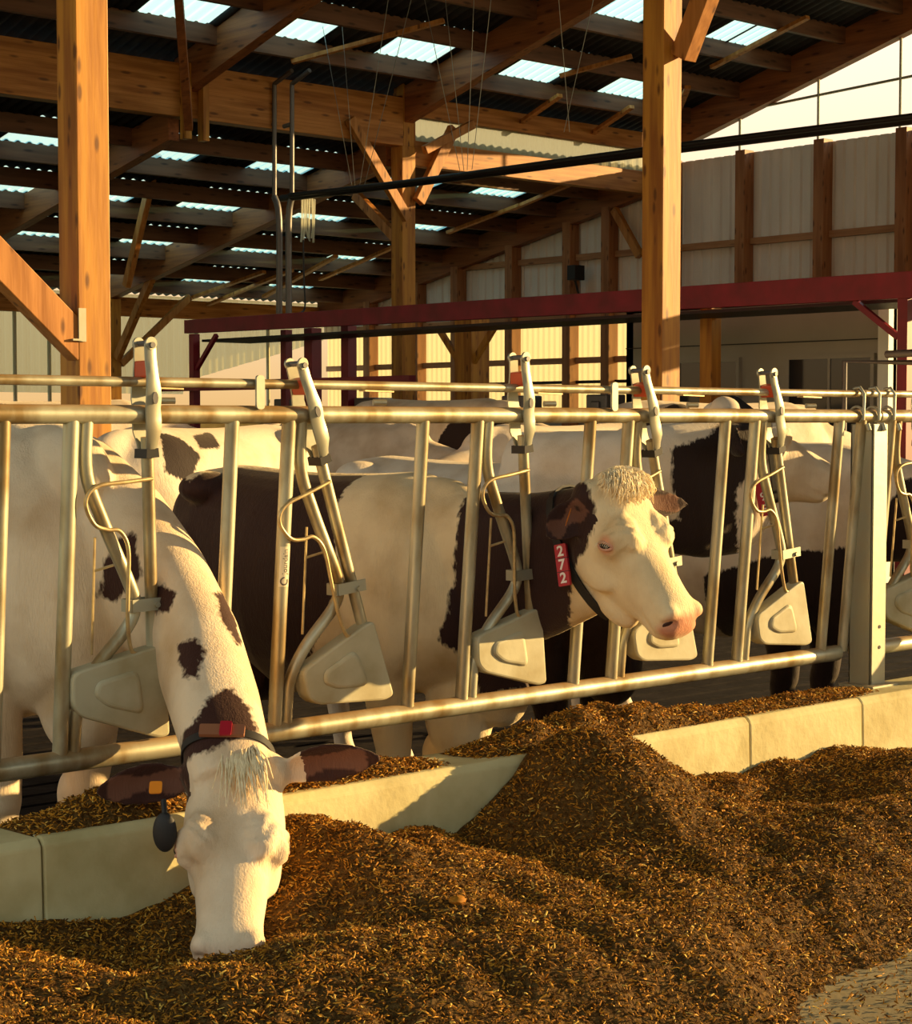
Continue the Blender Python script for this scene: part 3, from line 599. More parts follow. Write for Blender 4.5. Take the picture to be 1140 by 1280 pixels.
class Loft:
    def __init__(s): s.parts = []
    def ring_loft(s, rings, n=24):
        """ring = (centre, lateral, up, half width, top, bottom, lower width factor)"""
        vs = []; fs = []
        for c, u, w, hw, tp, bt, lf in rings:
            for k in range(n):
                a = 2 * math.pi * k / n; ca, sa = math.cos(a), math.sin(a)
                wf = 1.0 if sa > 0 else 1 - (1 - lf) * (-sa)
                vs.append(c + u * (hw * wf * math.copysign(abs(ca) ** .85, ca)) + w * ((tp if sa > 0 else bt) * abs(sa) ** .85 * (1 if sa > 0 else -1)))
        m = len(rings)
        for i in range(m - 1):
            for k in range(n): fs.append((i * n + k, i * n + (k + 1) % n, (i + 1) * n + (k + 1) % n, (i + 1) * n + k))
        vs.append(np.mean(vs[:n], axis=0)); vs.append(np.mean(vs[(m - 1) * n:m * n], axis=0)); a, c = len(vs) - 2, len(vs) - 1
        for k in range(n): fs.append((a, (k + 1) % n, k)); fs.append((c, (m - 1) * n + k, (m - 1) * n + (k + 1) % n))
        s.parts.append((vs, fs))
    def limb(s, pts, rad, sq=1.0, n=16):
        b = MB(); P = smooth_path(pts, 4); 
        rs = list(np.interp(np.linspace(0, len(pts) - 1, len(P)), range(len(pts)), rad)); b.tube(P, rs, n); s.parts.append((b.v, b.f))
    def blob(s, c, rx, ax=None, n=14):
        ax = ax or (V(1, 0, 0), V(0, 1, 0), V(0, 0, 1)); rings = []
        vs = []; fs = []
        for i in range(n + 1):
            t = math.pi * i / n
            for k in range(n):
                a = 2 * math.pi * k / n
                vs.append(c + ax[0] * rx[0] * math.sin(t) * math.cos(a) + ax[1] * rx[1] * math.sin(t) * math.sin(a) + ax[2] * rx[2] * math.cos(t))
        for i in range(n):
            for k in range(n): fs.append((i * n + k, i * n + (k + 1) % n, (i + 1) * n + (k + 1) % n, (i + 1) * n + k))
        s.parts.append((vs, fs))
    def leaf(s, base, tip, nrm, wmax, n=12, th=.013, curl=.5, prof=None):
        base, tip, nrm = map(np.array, (base, tip, nrm)); d = tip - base; L = np.linalg.norm(d); d = d / L
        w = unit(np.cross(d, nrm)); nn = np.cross(w, d); vs = []; fs = []; m = 9; rows = n
        for i in range(rows + 1):
            t = i / rows; hw = wmax * (max(.04, math.sin(math.pi * min(1, (t * .86 + .12))) ** .75)) 
            c = base + d * L * t - nn * (.02 * math.sin(math.pi * t))
            cv = curl * hw * (1 - .35 * t)
            outp = []; inp = []
            for j in range(m):
                q = -1 + 2 * j / (m - 1)
                outp.append(c + w * hw * q - nn * cv * (1 - q * q) - nn * th * .5 * (1 - q ** 4)); inp.append(c + w * hw * q * .94 - nn * cv * (1 - q * q) + nn * th * .9)
            vs += outp + inp[::-1]
        k = 2 * m
        for i in range(rows):
            for j in range(k): fs.append((i * k + j, i * k + (j + 1) % k, (i + 1) * k + (j + 1) % k, (i + 1) * k + j))
        fs.append(tuple(range(k))); fs.append(tuple(rows * k + j for j in range(k))); s.parts.append((vs, fs))
    def remesh(s, voxel):
        b = MB()
        for v, f in s.parts: b.add(v, f)
        me = bpy.data.meshes.new('tmp'); me.from_pydata(b.v, [], b.f); ob = bpy.data.objects.new('tmp', me); COL.objects.link(ob)
        md = ob.modifiers.new('r', 'REMESH'); md.mode = 'VOXEL'; md.voxel_size = voxel; md.adaptivity = 0
        dg = bpy.context.evaluated_depsgraph_get(); dg.update(); e = ob.evaluated_get(dg); m2 = e.to_mesh()
        nv = len(m2.vertices); co = np.empty(nv * 3); m2.vertices.foreach_get('co', co); co = co.reshape(-1, 3)
        npoly = len(m2.polygons); ls = np.empty(npoly, int); lt = np.empty(npoly, int); m2.polygons.foreach_get('loop_start', ls); m2.polygons.foreach_get('loop_total', lt)
        lv = np.empty(len(m2.loops), int); m2.loops.foreach_get('vertex_index', lv)
        faces = [tuple(lv[a:a + c]) for a, c in zip(ls, lt)]
        ed = np.empty(len(m2.edges) * 2, int); m2.edges.foreach_get('vertices', ed); ed = ed.reshape(-1, 2)
        e.to_mesh_clear(); bpy.data.objects.remove(ob); bpy.data.meshes.remove(me)
        return co, faces, ed
def laplace(co, ed, it, lam=.5, mu=None, w=None):
    deg = np.bincount(ed.ravel(), minlength=len(co)).astype(float)[:, None]; deg[deg == 0] = 1
    for i in range(it):
        s = np.zeros_like(co)
        for k in range(3): s[:, k] = np.bincount(ed[:, 0], co[ed[:, 1], k], len(co)) + np.bincount(ed[:, 1], co[ed[:, 0], k], len(co))
        d = s / deg - co
        co = co + d * (lam if (mu is None or i % 2 == 0) else mu) * (1 if w is None else w[:, None])
    return co
def normals(co, faces):
    f = np.array([x[:3] if len(x) == 3 else x[:4] for x in faces if len(x) == 4]); nn = np.zeros_like(co)
    c = np.cross(co[f[:, 2]] - co[f[:, 0]], co[f[:, 3]] - co[f[:, 1]])
    for k in range(4): np.add.at(nn, f[:, k], c)
    return nn / (np.linalg.norm(nn, axis=1)[:, None] + 1e-12)
def sd_poly(P, poly):
    poly = np.array(poly, float); n = len(poly); d = np.full(len(P), 1e9); ins = np.zeros(len(P), bool)
    for i in range(n):
        a, c = poly[i], poly[(i + 1) % n]; e = c - a; w = P - a
        t = np.clip((w @ e) / (e @ e + 1e-12), 0, 1); d = np.minimum(d, np.linalg.norm(w - t[:, None] * e, axis=1))
        cond = ((a[1] > P[:, 1]) != (c[1] > P[:, 1])); den = (c[1] - a[1]) if abs(c[1] - a[1]) > 1e-12 else 1e-12
        ins ^= cond & (P[:, 0] < (c[0] - a[0]) * (P[:, 1] - a[1]) / den + a[0])
    return np.where(ins, -d, d)
def head_frame(P, nose, up_hint, length):
    P = np.array(P, float); a = unit(np.array(nose, float) - P); n = np.array(up_hint, float); n = unit(n - a * (n @ a)); l = np.cross(a, n)   # l: towards the animal's right
    return dict(P=P, a=a, n=n, l=l, L=length, k=length / .54, es=.365)
HEADR = [(-.10, .050, -.035, -.125, .9), (-.04, .082, -.010, -.165, .85), (.05, .098, .006, -.195, .8), (.14, .107, .012, -.218, .74), (.25, .112, .012, -.238, .68), (.36, .112, .010, -.245, .66), (.47, .100, .004, -.238, .66),
         (.58, .085, -.002, -.218, .68), (.69, .075, -.006, -.192, .76), (.79, .070, -.009, -.168, .84), (.87, .072, -.010, -.152, .92), (.93, .076, -.012, -.144, .95), (.98, .074, -.022, -.136, .95), (1.02, .062, -.040, -.120, .95), (1.045, .036, -.062, -.10, 1)]
def hp(H, u, s, d): return H['P'] + H['l'] * (u * H['k']) + H['a'] * (s * H['L']) + H['n'] * (d * H['k'])
def add_head(lf, H):
    rings = []
    for s, hw, tp, bt, lo in HEADR:
        mid = (tp + bt) / 2 + .015; rings.append((hp(H, 0, s, mid), H['l'], H['n'], hw * H['k'], (tp - mid) * H['k'], (mid - bt) * H['k'], lo))
    lf.ring_loft(rings, 28)
    ax = (H['l'], H['a'], H['n'])
    for sg in (-1, 1):
        lf.blob(hp(H, sg * .094, H['es'], -.046), [r * H['k'] for r in (.034, .050, .044)], ax)      # eye orbit
        lf.blob(hp(H, sg * .066, H['es'] - .015, -.010), [r * H['k'] for r in (.042, .062, .033)], ax)      # brow
        lf.blob(hp(H, sg * .078, .36, -.135), [r * H['k'] for r in (.026, .10, .075)], ax)       # cheek muscle
        lf.blob(hp(H, sg * .050, .935, -.050), [r * H['k'] for r in (.030, .036, .040)], ax)      # nostril wing
        lf.blob(hp(H, sg * .075, .02, -.05), [r * H['k'] for r in (.045, .05, .05)], ax)          # ear root
    lf.blob(hp(H, 0, -.01, -.02), [r * H['k'] for r in (.07, .045, .04)], ax)                     # poll
def body_parts(lf, cx, yf, sc, legs, chest_drop=0, width=1.0):
    """torso facing -Y; yf: world Y of the chest front"""
    def W(x, y, z): return V(cx + y * sc, yf + (1.72 - x) * sc, FLOORZ + z * sc)
    u, w = V(1, 0, 0), V(0, 0, 1); rg = []
    for x, cz, h, hw in ((-.06, 1.16, .10, .07), (0.0, 1.15, .19, .15), (.12, 1.13, .27, .22), (.30, 1.09, .33, .27), (.50, 1.02, .39, .29), (.75, .97, .43, .335), (1.0, .965, .435, .345), (1.2, .985, .42, .32), (1.38, 1.01, .405, .285), (1.52, 1.0, .375, .25), (1.64, .96, .30, .20), (1.72, .92, .20, .13), (1.76, .9, .09, .06)):
        rg.append((W(x, 0, cz), u, w, hw * sc * width, h * sc, h * sc, .92))
    lf.ring_loft(rg, 32)
    for sg in (-1, 1):
        lf.blob(W(.34, sg * .20, 1.33), [.12 * sc, .10 * sc, .07 * sc])                           # hook bones
        lf.blob(W(1.40, sg * .19, .93), [.11 * sc, .20 * sc, .30 * sc])                           # shoulder
        lf.blob(W(.28, sg * .19, .92), [.13 * sc, .24 * sc, .32 * sc])                            # thigh
        fx = legs.get(('f', sg), 0); rx = legs.get(('r', sg), 0)
        lf.limb([W(1.42, sg * .17, .95), W(1.42 + fx * .3, sg * .165, .70), W(1.44 + fx * .7, sg * .15, .42), W(1.42 + fx, sg * .145, .37), W(1.43 + fx, sg * .145, .16), W(1.44 + fx, sg * .145, .11), W(1.47 + fx, sg * .145, .05), W(1.48 + fx, sg * .145, 0.0)], [x * sc for x in (.13, .098, .064, .060, .040, .046, .052, .062)])
        lf.limb([W(.30, sg * .18, .95), W(.34 + rx * .2, sg * .19, .72), W(.16 + rx * .6, sg * .16, .50), W(.10 + rx, sg * .15, .44), W(.15 + rx, sg * .15, .18), W(.17 + rx, sg * .15, .12), W(.21 + rx, sg * .15, .05), W(.22 + rx, sg * .15, 0.0)], [x * sc for x in (.19, .15, .075, .058, .042, .048, .052, .062)])
    lf.blob(W(1.50, 0, 1.26), [.10 * sc, .26 * sc, .14 * sc])                                     # withers
    lf.blob(W(1.62, 0, .70 - chest_drop), [.10 * sc, .15 * sc, .18 * sc])                         # brisket
    lf.blob(W(.42, 0, .60), [.17 * sc, .2 * sc, .13 * sc])                                        # udder
    lf.limb([W(-.02, 0, 1.30), W(-.07, 0, 1.22), W(-.09, 0, .95), W(-.085, 0, .55)], [.035 * sc, .028 * sc, .022 * sc, .03 * sc], n=10)
    return W
def finish_cow(name, lf, voxel, H, m, patches, ears, label, group, base, sm=6, pinkness=1.0, earpink=.28):
    co, faces, ed = lf.remesh(voxel); co = laplace(co, ed, sm)
    nn = normals(co, faces); pink = np.zeros(len(co)); patch = np.full(len(co), .5); hoof = np.clip((FLOORZ + .07 - co[:, 2]) / .02, 0, 1)
    if H:
        k = H['k']
        def push(c, r, dep):
            nonlocal co
            d = np.linalg.norm(co - c, axis=1); co = co - nn * (dep * np.exp(-(d / r) ** 2))[:, None]
        for sg in (-1, 1):
            push(hp(H, sg * .052, .985, -.046), .016 * k, .020 * k); push(hp(H, sg * .060, .965, -.058), .012 * k, .014 * k)
            for t in np.linspace(0, 1, 14): push(hp(H, sg * (.052 + .026 * t), 1.03 - .27 * t, -.104 - .012 * t), .010 * k, .0028 * k)
            push(hp(H, sg * .122, H['es'], -.05), .018 * k, .008 * k); push(hp(H, sg * .10, H['es'] + .10, -.035), .03 * k, .008 * k); push(hp(H, sg * .10, H['es'] + .155, -.10), .035 * k, .008 * k)
        q = (co - H['P']) @ H['a'] / H['L']; dv = (co - H['P']) @ H['n'] / k; lv = np.abs((co - H['P']) @ H['l']) / k
        near = (np.linalg.norm(co - hp(H, 0, .5, -.1), axis=1) < .45 * k)
        pink = np.where(near, np.clip((q - .945) / .05, 0, 1) * np.clip((dv + .100) / .02, 0, 1), 0) * pinkness
        for sg in (-1, 1):
            d = np.linalg.norm(co - hp(H, sg * .122, H['es'], -.05), axis=1); pink = np.maximum(pink, np.clip(1.8 - d / (.019 * k), 0, .75))
        # skin folds on the brow
        fold = np.exp(-(((q - H['es']) / .11) ** 2)) * np.clip((lv - .022) / .02, 0, 1) * near * np.clip((dv + .09) / .05, 0, 1)
        ls = (co - H['P']) @ H['l'] / k
        wr = np.sin(q * 70 + lv * 95 + 2.2 * np.sin(ls * 60 + q * 20)) * .6 + np.sin(q * 120 - lv * 60 + 3 * np.sin(q * 33 + ls * 25)) * .4
        co = co + nn * (fold * wr * .0040 * k)[:, None]
    bv = BVHTree.FromPolygons([Vector(c) for c in co], faces)
    for pt in patches:
        kind = pt[0]
        if kind == 'ell':
            c, r = np.array(pt[1]), np.array(pt[2]); sdv = (np.linalg.norm((co - c) / r, axis=1) - 1) * r.min()
        elif kind == 'seg':
            a, c, r = np.array(pt[1]), np.array(pt[2]), pt[3]; e2 = c - a; t = np.clip((co - a) @ e2 / (e2 @ e2), 0, 1); sdv = np.linalg.norm(co - (a + t[:, None] * e2), axis=1) - r
        elif kind == 'fn':
            sdv = pt[1](co)
        else:   # coat patch outline lying on the hide
            poly, depth = pt[1], pt[2]; hits = []; nrm = []
            for x, y in poly:
                h = bv.ray_cast(CAM, ray(x, y).normalized())
                hits.append(h[0]); 
                if h[0] is not None: nrm.append(h[1])
            good = [h for h in hits if h is not None]
            if len(good) < 3: continue
            c = sum(good, Vector()) / len(good); nv = sum(nrm, Vector()).normalized()
            if len(pt) > 3: nv = Vector(pt[3]).normalized()
            if nv.dot(FW) > 0: nv = -nv
            e1 = nv.cross(Vector((0, 0, 1))).normalized(); e2 = nv.cross(e1); pl = []
            for (x, y), h in zip(poly, hits):
                if h is None:
                    d = ray(x, y); h = CAM + d * ((c - CAM).dot(nv) / d.dot(nv))
                pl.append(((h - c).dot(e1), (h - c).dot(e2)))
            rel = co - np.array(c); q2 = np.stack([rel @ np.array(e1), rel @ np.array(e2)], 1); sdv = sd_poly(q2, pl)
            dn = np.abs(rel @ np.array(nv)); sdv = np.maximum(sdv, dn - depth)
        patch = np.minimum(patch, sdv) if not (len(pt) > 4 and pt[4]) else patch
    if ears:
        for (bs, tp, ns, dk) in ears:
            a, c = np.array(bs), np.array(tp); e2 = c - a; t = (co - a) @ e2 / (e2 @ e2); d = np.linalg.norm(co - (a + np.clip(t, 0, 1)[:, None] * e2), axis=1)
            on = (d < .075) & (t > .02); patch = np.where(on & (t > dk), np.minimum(patch, -.06), patch)
            nz = unit(np.array(ns)); inner = on & (nn @ nz > .5) & (d < .034) & (t < .85); pink = np.where(inner, earpink, pink)
    me = bpy.data.meshes.new(name); off = Vector(base); me.from_pydata((co - np.array(off)).tolist(), [], faces); me.materials.append(m)
    for nm, arr in (('patch', patch), ('pink', pink), ('hoof', hoof)):
        at_ = me.attributes.new(nm, 'FLOAT', 'POINT'); at_.data.foreach_set('value', arr.astype(np.float32))
    me.polygons.foreach_set('use_smooth', [True] * len(me.polygons))
    o = bpy.data.objects.new(name, me); COL.objects.link(o); o.location = off; OFF[o] = off; tag(o, label, 'cow', group)
    return o, bv
def eyes(cow, H, bv, sides=(-1, 1), open_=1.0, lash=True):
    k = H['k']
    for sg in sides:
        c = Vector(hp(H, sg * .15, H['es'], -.052)); ea = H['a'] * .72 + H['n'] * .69; en = H['n'] * .72 - H['a'] * .69; d = Vector(-H['l'] * sg); h = bv.ray_cast(c, d)
        if h[0] is None: continue
        p = np.array(h[0]); b = Loft(); b.blob(p - H['l'] * sg * .006 * k, (.015 * k, .021 * k, .0145 * k * open_), (H['l'], ea, en)); mb = MB(); mb.add(*b.parts[0]); build(mb, 'eye', eye_m, cow, True)
        mb = MB()
        for q, tilt in ((1, .011), (-1, -.011)):
            pts = [p + ea * (.024 * k * math.cos(t)) + en * (q * .013 * k * open_ * math.sin(t)) + H['l'] * sg * (.006 * k * math.sin(t) - .004 * k) for t in np.linspace(0, math.pi, 10)]
            mb.tube(pts, [.003 * k] + [.0048 * k] * 8 + [.003 * k], 8)
        build(mb, 'eyelid', lid_m, cow, True)
        if not lash: continue
        mb = MB()
        for t in np.linspace(.35, 2.8, 9):
            q = p + ea * (.022 * k * math.cos(t)) + en * (.013 * k * math.sin(t)) + H['l'] * sg * .006 * k
            mb.tube([q, q + H['l'] * sg * .008 * k - en * .003 * k, q + H['l'] * sg * .012 * k - en * .011 * k], [.0009, .0008, .0003], 4)
        build(mb, 'eyelashes', hair_l, cow)
def nostrils(cow, H, bv):
    mb = MB(); k = H['k']
    for sg in (-1, 1):
        c = hp(H, sg * .075, 1.05, -.035); d = unit(hp(H, sg * .045, .94, -.06) - c); h = bv.ray_cast(Vector(c), Vector(d))
        if h[0] is None: continue
        p = np.array(h[0]) + d * .0015; n_ = -d; e1 = unit(np.cross(n_, H['n'])); e2 = np.cross(n_, e1); b = Loft(); b.blob(p, (.019 * k, .0085 * k, .004 * k), (unit(e2 + e1 * .5 * sg), unit(np.cross(n_, unit(e2 + e1 * .5 * sg))), n_)); mb.add(*b.parts[0])
    if mb.v: build(mb, 'nostrils', nostril_m, cow, True)
def collar(cow, bv, c, axis, ref, m=rubber, w=.019, name='collar', out=.007):
    """strap hugging the neck; returns the loop of (point, outward normal)"""
    axis = Vector(unit(np.array(axis))); e1 = Vector(ref); e1 = (e1 - axis * e1.dot(axis)).normalized(); e2 = axis.cross(e1); loop = []
    for i in range(48):
        a = 2 * math.pi * i / 48; d = e1 * math.cos(a) + e2 * math.sin(a); h = bv.ray_cast(Vector(c) + d * .45, -d)
        rr = .16 if h[0] is None else (h[0] - Vector(c)).length
        loop.append([rr, d])
    rs = [l[0] for l in loop]; rs = [max(rs[i], sum(rs[(i + j) % 48] for j in range(-2, 3)) / 5) for i in range(48)]
    vs = []; fs = []
    for r_, (q, d) in zip(rs, loop):
        for s, o2 in ((-1, 0), (1, 0), (1, 1), (-1, 1)): vs.append(Vector(c) + d * (r_ + out * .2 + o2 * out) + axis * (s * w))
    for i in range(48):
        j = (i + 1) % 48
        for k in range(4): fs.append((i * 4 + k, i * 4 + (k + 1) % 4, j * 4 + (k + 1) % 4, j * 4 + k))
    b = MB(); b.add(vs, fs); o = build(b, name, m, cow, True)
    return o, [(Vector(c) + d * (r_ + out * 1.3), d) for r_, (q, d) in zip(rs, loop)], axis
def tuft(cow, name, strands, m):
    b = MB()
    for pts, r in strands: b.tube(smooth_path(pts, 4), [r * x for x in np.linspace(1, .25, (len(pts) - 1) * 4 + 1)], 5)
    return build(b, name, m, cow, True)
GRP = 'cows at the feed fence'
def neck(lf, pts, n=24):
    """pts: (centre, up, half width, top, bottom)"""
    rings = []
    for i, (c, up, hw, tp, bt) in enumerate(pts):
        a = np.array(pts[max(i - 1, 0)][0]); d = np.array(pts[min(i + 1, len(pts) - 1)][0]); t = unit(d - a); up = unit(np.array(up) - t * (np.array(up) @ t)); rings.append((np.array(c, float), np.cross(t, up), up, hw, tp, bt, .8))
    lf.ring_loft(rings, n)

# ---- cow 1: eating, head down through the first place
lf = Loft(); body_parts(lf, 2.66, 4.50, 1.10, {('f', -1): .02, ('f', 1): -.06}, .0, .95)
HA = head_frame((2.635, 3.795, .49), (2.405, 3.50, .115), (-.60, -.74, .75), .535); HA['k'] *= 1.17; HA['es'] = .43
neck(lf, [((2.70, 5.0, 1.10), (0, 0, 1), .21, .27, .34), ((2.73, 4.76, 1.06), (0, -.1, 1), .18, .25, .31), ((2.765, 4.53, .97), (0, -.35, 1), .140, .21, .27), ((2.785, 4.335, .86), (0, -.7, .8), .112, .165, .23), ((2.765, 4.15, .73), (-.1, -.85, .55), .110, .135, .19), ((2.705, 3.98, .60), (-.3, -.85, .6), .118, .10, .18), ((2.65, 3.85, .50), (-.45, -.75, .75), .112, .08, .15), ((2.60, 3.77, .44), (-.55, -.7, .75), .09, .05, .12)])
add_head(lf, HA)
eA1 = (hp(HA, .10, .03, -.06), hp(HA, .30, .15, -.02), unit(HA['n'] * .7 + HA['a'] * .8)); eA2 = (hp(HA, -.10, .02, -.05), hp(HA, -.325, .0, -.01), unit(HA['n'] * .5 + HA['a'] * .9))
for e_ in (eA1, eA2): lf.leaf(*e_, .058)
pa = [('px', [(128, 705), (150, 672), (172, 668), (178, 720), (165, 735), (140, 752), (125, 745)], .15), ('px', [(188, 735), (205, 728), (222, 742), (212, 765), (195, 766)], .12),
      ('px', [(222, 808), (246, 797), (256, 815), (246, 847), (230, 846)], .1), ('px', [(268, 742), (284, 738), (306, 800), (296, 808), (276, 772)], .1),
      ('px', [(240, 905), (262, 872), (290, 858), (312, 885), (322, 915), (298, 922), (262, 938), (222, 946), (226, 925)], .12)]
cowA, bvA = finish_cow('cow', lf, .0085, HA, coat_brown, pa, [(*eA1, .06), (*eA2, .22)], 'white cow with dark brown spots eating head down through the fence at left', GRP, (2.66, 5.4, FLOORZ), pinkness=.3, earpink=.20)
eyes(cowA, HA, bvA, open_=.8, lash=False)
st = []
for i in range(90):
    u = max(-.05, min(.02, random.gauss(-.018, .022))); s0 = random.uniform(-.05, .04); p0 = hp(HA, u, s0, .020); ln = random.uniform(.16, .30)
    st.append(([p0, hp(HA, u * 1.3 + random.uniform(-.01, .01), s0 + ln * .45, .040), hp(HA, u * 1.5 + random.uniform(-.015, .015), s0 + ln, .020)], random.uniform(.0022, .0042)))
tuft(cowA, 'forelock', st, hair_l)
cl, loop, ax = collar(cowA, bvA, (2.645, 3.85, .495), (-.42, -.62, -.66), (-.5, -.6, .62), w=.012, out=.004)
def plate(parent, p, nrm, along, up, w, h, th, mats, name, txts=(), size=.03):
    nrm = Vector(nrm).normalized(); along = Vector(along); along = (along - nrm * along.dot(nrm)).normalized(); up = nrm.cross(along); up = -up if up.dot(Vector((0, 0, 1))) < 0 and abs(up.z) > .2 else up
    b = MB(); b.prism(round_poly([(-w / 2, -h / 2), (w / 2, -h / 2), (w / 2, h / 2), (-w / 2, h / 2)], .004, 2), lambda u, v, d: p + along * u + up * v + nrm * d, 0, th)
    for t, (u0, v0) in txts: text_mb(b, t, size, lambda u, v, d, u0=u0, v0=v0: p + along * (u + u0) + up * (v + v0) + nrm * (th + .0012 + d), 1, .0004, .0007)
    o = build(b, name, mats, parent); return o
top = max(loop, key=lambda q: q[1].dot(Vector((-.5, -.6, .62))))
plate(cl, top[0], top[1], RT, None, .115, .034, .012, [tagbr, tagwh], 'number_tag')
plate(cl, top[0] + RT * .01 + top[1] * .012, top[1], RT, None, .03, .044, .006, [tagred, tagwh], 'tag_buckle')
lft = max(loop, key=lambda q: q[1].dot(-RT + Vector((0, 0, -.25))))
b = Loft(); c = np.array(at(206, 1040, Y=3.78)); b.blob(c, (.030, .016, .050), (np.array(RT), np.array(fh), V(0, 0, 1))); mb = MB(); mb.add(*b.parts[0]); mb.tube([Vector(c) + Vector((.01, .02, .075)), Vector(c) + Vector((0, 0, .045))], .007, 8); build(mb, 'transponder', rubber, cl, True)
mb = MB(); p = Vector(hp(HA, .17, .115, -.030)); mb.prism(round_poly([(-.016, -.018), (.016, -.018), (.016, .018), (-.016, .018)], .006, 3), lambda u, v, d: p + Vector(HA['l']) * u + Vector(HA['a']) * v + Vector(HA['n']) * d, 0, .004); build(mb, 'ear_tag', orange, cowA)['label'] = 'orange ear tag'

# ---- cow 2: number 272, looking out
lf = Loft(); body_parts(lf, 4.14, 4.52, .968, {('f', -1): .0, ('f', 1): -.08}, .14, 1.0)
HB = head_frame((4.19, 3.93, 1.155), (4.21, 3.655, .81), (0, -.8, .62), .50); HB['k'] *= 1.25; HB['es'] = .385
neck(lf, [((4.14, 5.05, .90), (0, 0, 1), .22, .22, .32), ((4.15, 4.80, .89), (0, 0, 1), .19, .23, .30), ((4.17, 4.50, .90), (0, 0, 1), .145, .21, .36), ((4.19, 4.25, .94), (0, 0, 1), .120, .175, .30), ((4.2, 4.06, .99), (0, -.1, 1), .110, .15, .26), ((4.205, 3.93, 1.03), (0, -.3, 1), .098, .125, .14), ((4.205, 3.84, 1.04), (0, -.5, 1), .08, .08, .10)])
lf.blob(V(4.17, 4.52, .58), [.06, .14, .16]); lf.blob(V(4.18, 4.46, .43), [.085, .13, .12])   # dewlap
add_head(lf, HB)
lf.blob(hp(HB, 0, .03, .018), [.085, .06, .04], (HB['l'], HB['a'], HB['n'])); lf.blob(hp(HB, 0, .50, -.20), [.062, .15, .075], (HB['l'], HB['a'], HB['n'])); lf.blob(hp(HB, 0, .36, -.235), [.065, .10, .07], (HB['l'], HB['a'], HB['n']))
eB1 = (hp(HB, .095, .06, -.065), hp(HB, .190, .13, -.155), unit(-HB['a'] * -.25 + HB['n'] * .55 + HB['l'] * .55 )); eB2 = (hp(HB, -.095, .05, -.05), hp(HB, -.32, .13, -.06), unit(HB['n'] * .9 + HB['a'] * .3))
lf.leaf(*eB1, .062); lf.leaf(*eB2, .056)
pb = [('px', [(572, 600), (570, 700), (560, 760), (548, 800), (565, 812), (585, 830), (600, 868), (640, 862), (668, 845), (690, 800), (712, 765), (716, 720), (730, 690), (742, 660), (744, 632), (735, 606), (700, 590), (640, 590)], .4, (-1, -.25, .1)),
      ('px', [(205, 560), (240, 600), (262, 590), (300, 582), (440, 590), (425, 625), (418, 660), (425, 720), (400, 790), (380, 850), (300, 900), (200, 900), (150, 700)], .5, (-1, 0, .15)),
      ('ell', hp(HB, .105, .03, -.10), (.075, .085, .085))]
cowB, bvB = finish_cow('cow', lf, .0085, HB, coat_cream, pb, [(*eB1, .0), (*eB2, .1)], 'cow with red collar tag 272 and cream face looking out of the fence', GRP, (4.14, 5.4, FLOORZ), earpink=.18)
eyes(cowB, HB, bvB, open_=.75); nostrils(cowB, HB, bvB)
st = []
for i in range(420):
    th = random.uniform(0, 2 * math.pi); rr = math.sqrt(random.random()); u = rr * .082 * math.cos(th); s0 = .035 + rr * .115 * math.sin(th)
    d0 = .050 * math.sqrt(max(0, 1 - rr * rr * .9)) + .004; cu = random.uniform(-.03, .03); 
    st.append(([hp(HB, u, s0, d0 - .02), hp(HB, u * 1.08 + cu * .3, s0 + .01, d0 + .008), hp(HB, u * 1.12 + cu * .7, s0 + .045, d0 + .006), hp(HB, u * 1.1 + cu, s0 + .065 + random.uniform(-.02, .03), d0 - .012)], random.uniform(.0018, .0034)))
tuft(cowB, 'curly_forelock', st, hair_l)
mb = MB(); p = hp(HB, .150, .10, -.085); L_ = Loft(); L_.blob(p, (.010, .032, .004), (unit(HB['l'] + HB['n']), unit(HB['a'] * .8 + HB['l'] * .6 - HB['n'] * .5), unit(HB['n'] + HB['l'] * .4))); mb.add(*L_.parts[0]); build(mb, 'ear_tag', orange, cowB, True)['label'] = 'orange tag in the near ear'
def hide(bv, x, y): return bv.ray_cast(CAM, ray(x, y).normalized())
def px_of(p):
    v = p - CAM; z = v.dot(FW); return (CX + F * v.dot(RT) / z, CY - F * v.dot(UP) / z)
h1 = hide(bvB, 706, 709); h2 = hide(bvB, 712, 728); nax = Vector((.95, 0, .05)).cross(Vector((0, -.42, -.9))).normalized()
cl, loop, ax = collar(cowB, bvB, (4.2, h1[0].y - .02, h1[0].z + .01), nax, (-1, 0, 0), w=.016, out=.008)
q1 = min(loop, key=lambda l: (px_of(l[0])[0] - 706) ** 2 + (px_of(l[0])[1] - 709) ** 2 + (0 if l[1].dot(FW) < 0 else 1e6))
c0 = q1[0] + Vector((-.012, 0, 0)); nrm = (Vector((-1, -.25, .12)) * 1).normalized(); along = Vector((0, -.22, -1)); along = (along - nrm * along.dot(nrm)).normalized(); side = along.cross(nrm).normalized(); side = -side if side.dot(RT) < 0 else side
b = MB()
b.prism(round_poly([(-.021, -.067), (.021, -.067), (.021, .067), (-.021, .067)], .004, 2), lambda u, v, d: c0 + side * u - along * v + nrm * d, 0, .011)
for i, ch in enumerate('272'): text_mb(b, ch, .046, lambda u, v, d, i=i: c0 + side * u - along * (v + .043 - .043 * i) + nrm * (.0122 + d), 1, .0004, .0012)
for v in (-.0215, .0215): b.prism([(-.0215, v - .001), (.0215, v - .001), (.0215, v + .001), (-.0215, v + .001)], lambda u, v, d: c0 + side * u - along * v + nrm * d, .001, .0116, 2)
build(b, 'number_tag', [tagred, tagwh, rubber], cl)['label'] = 'red number blocks reading 272'

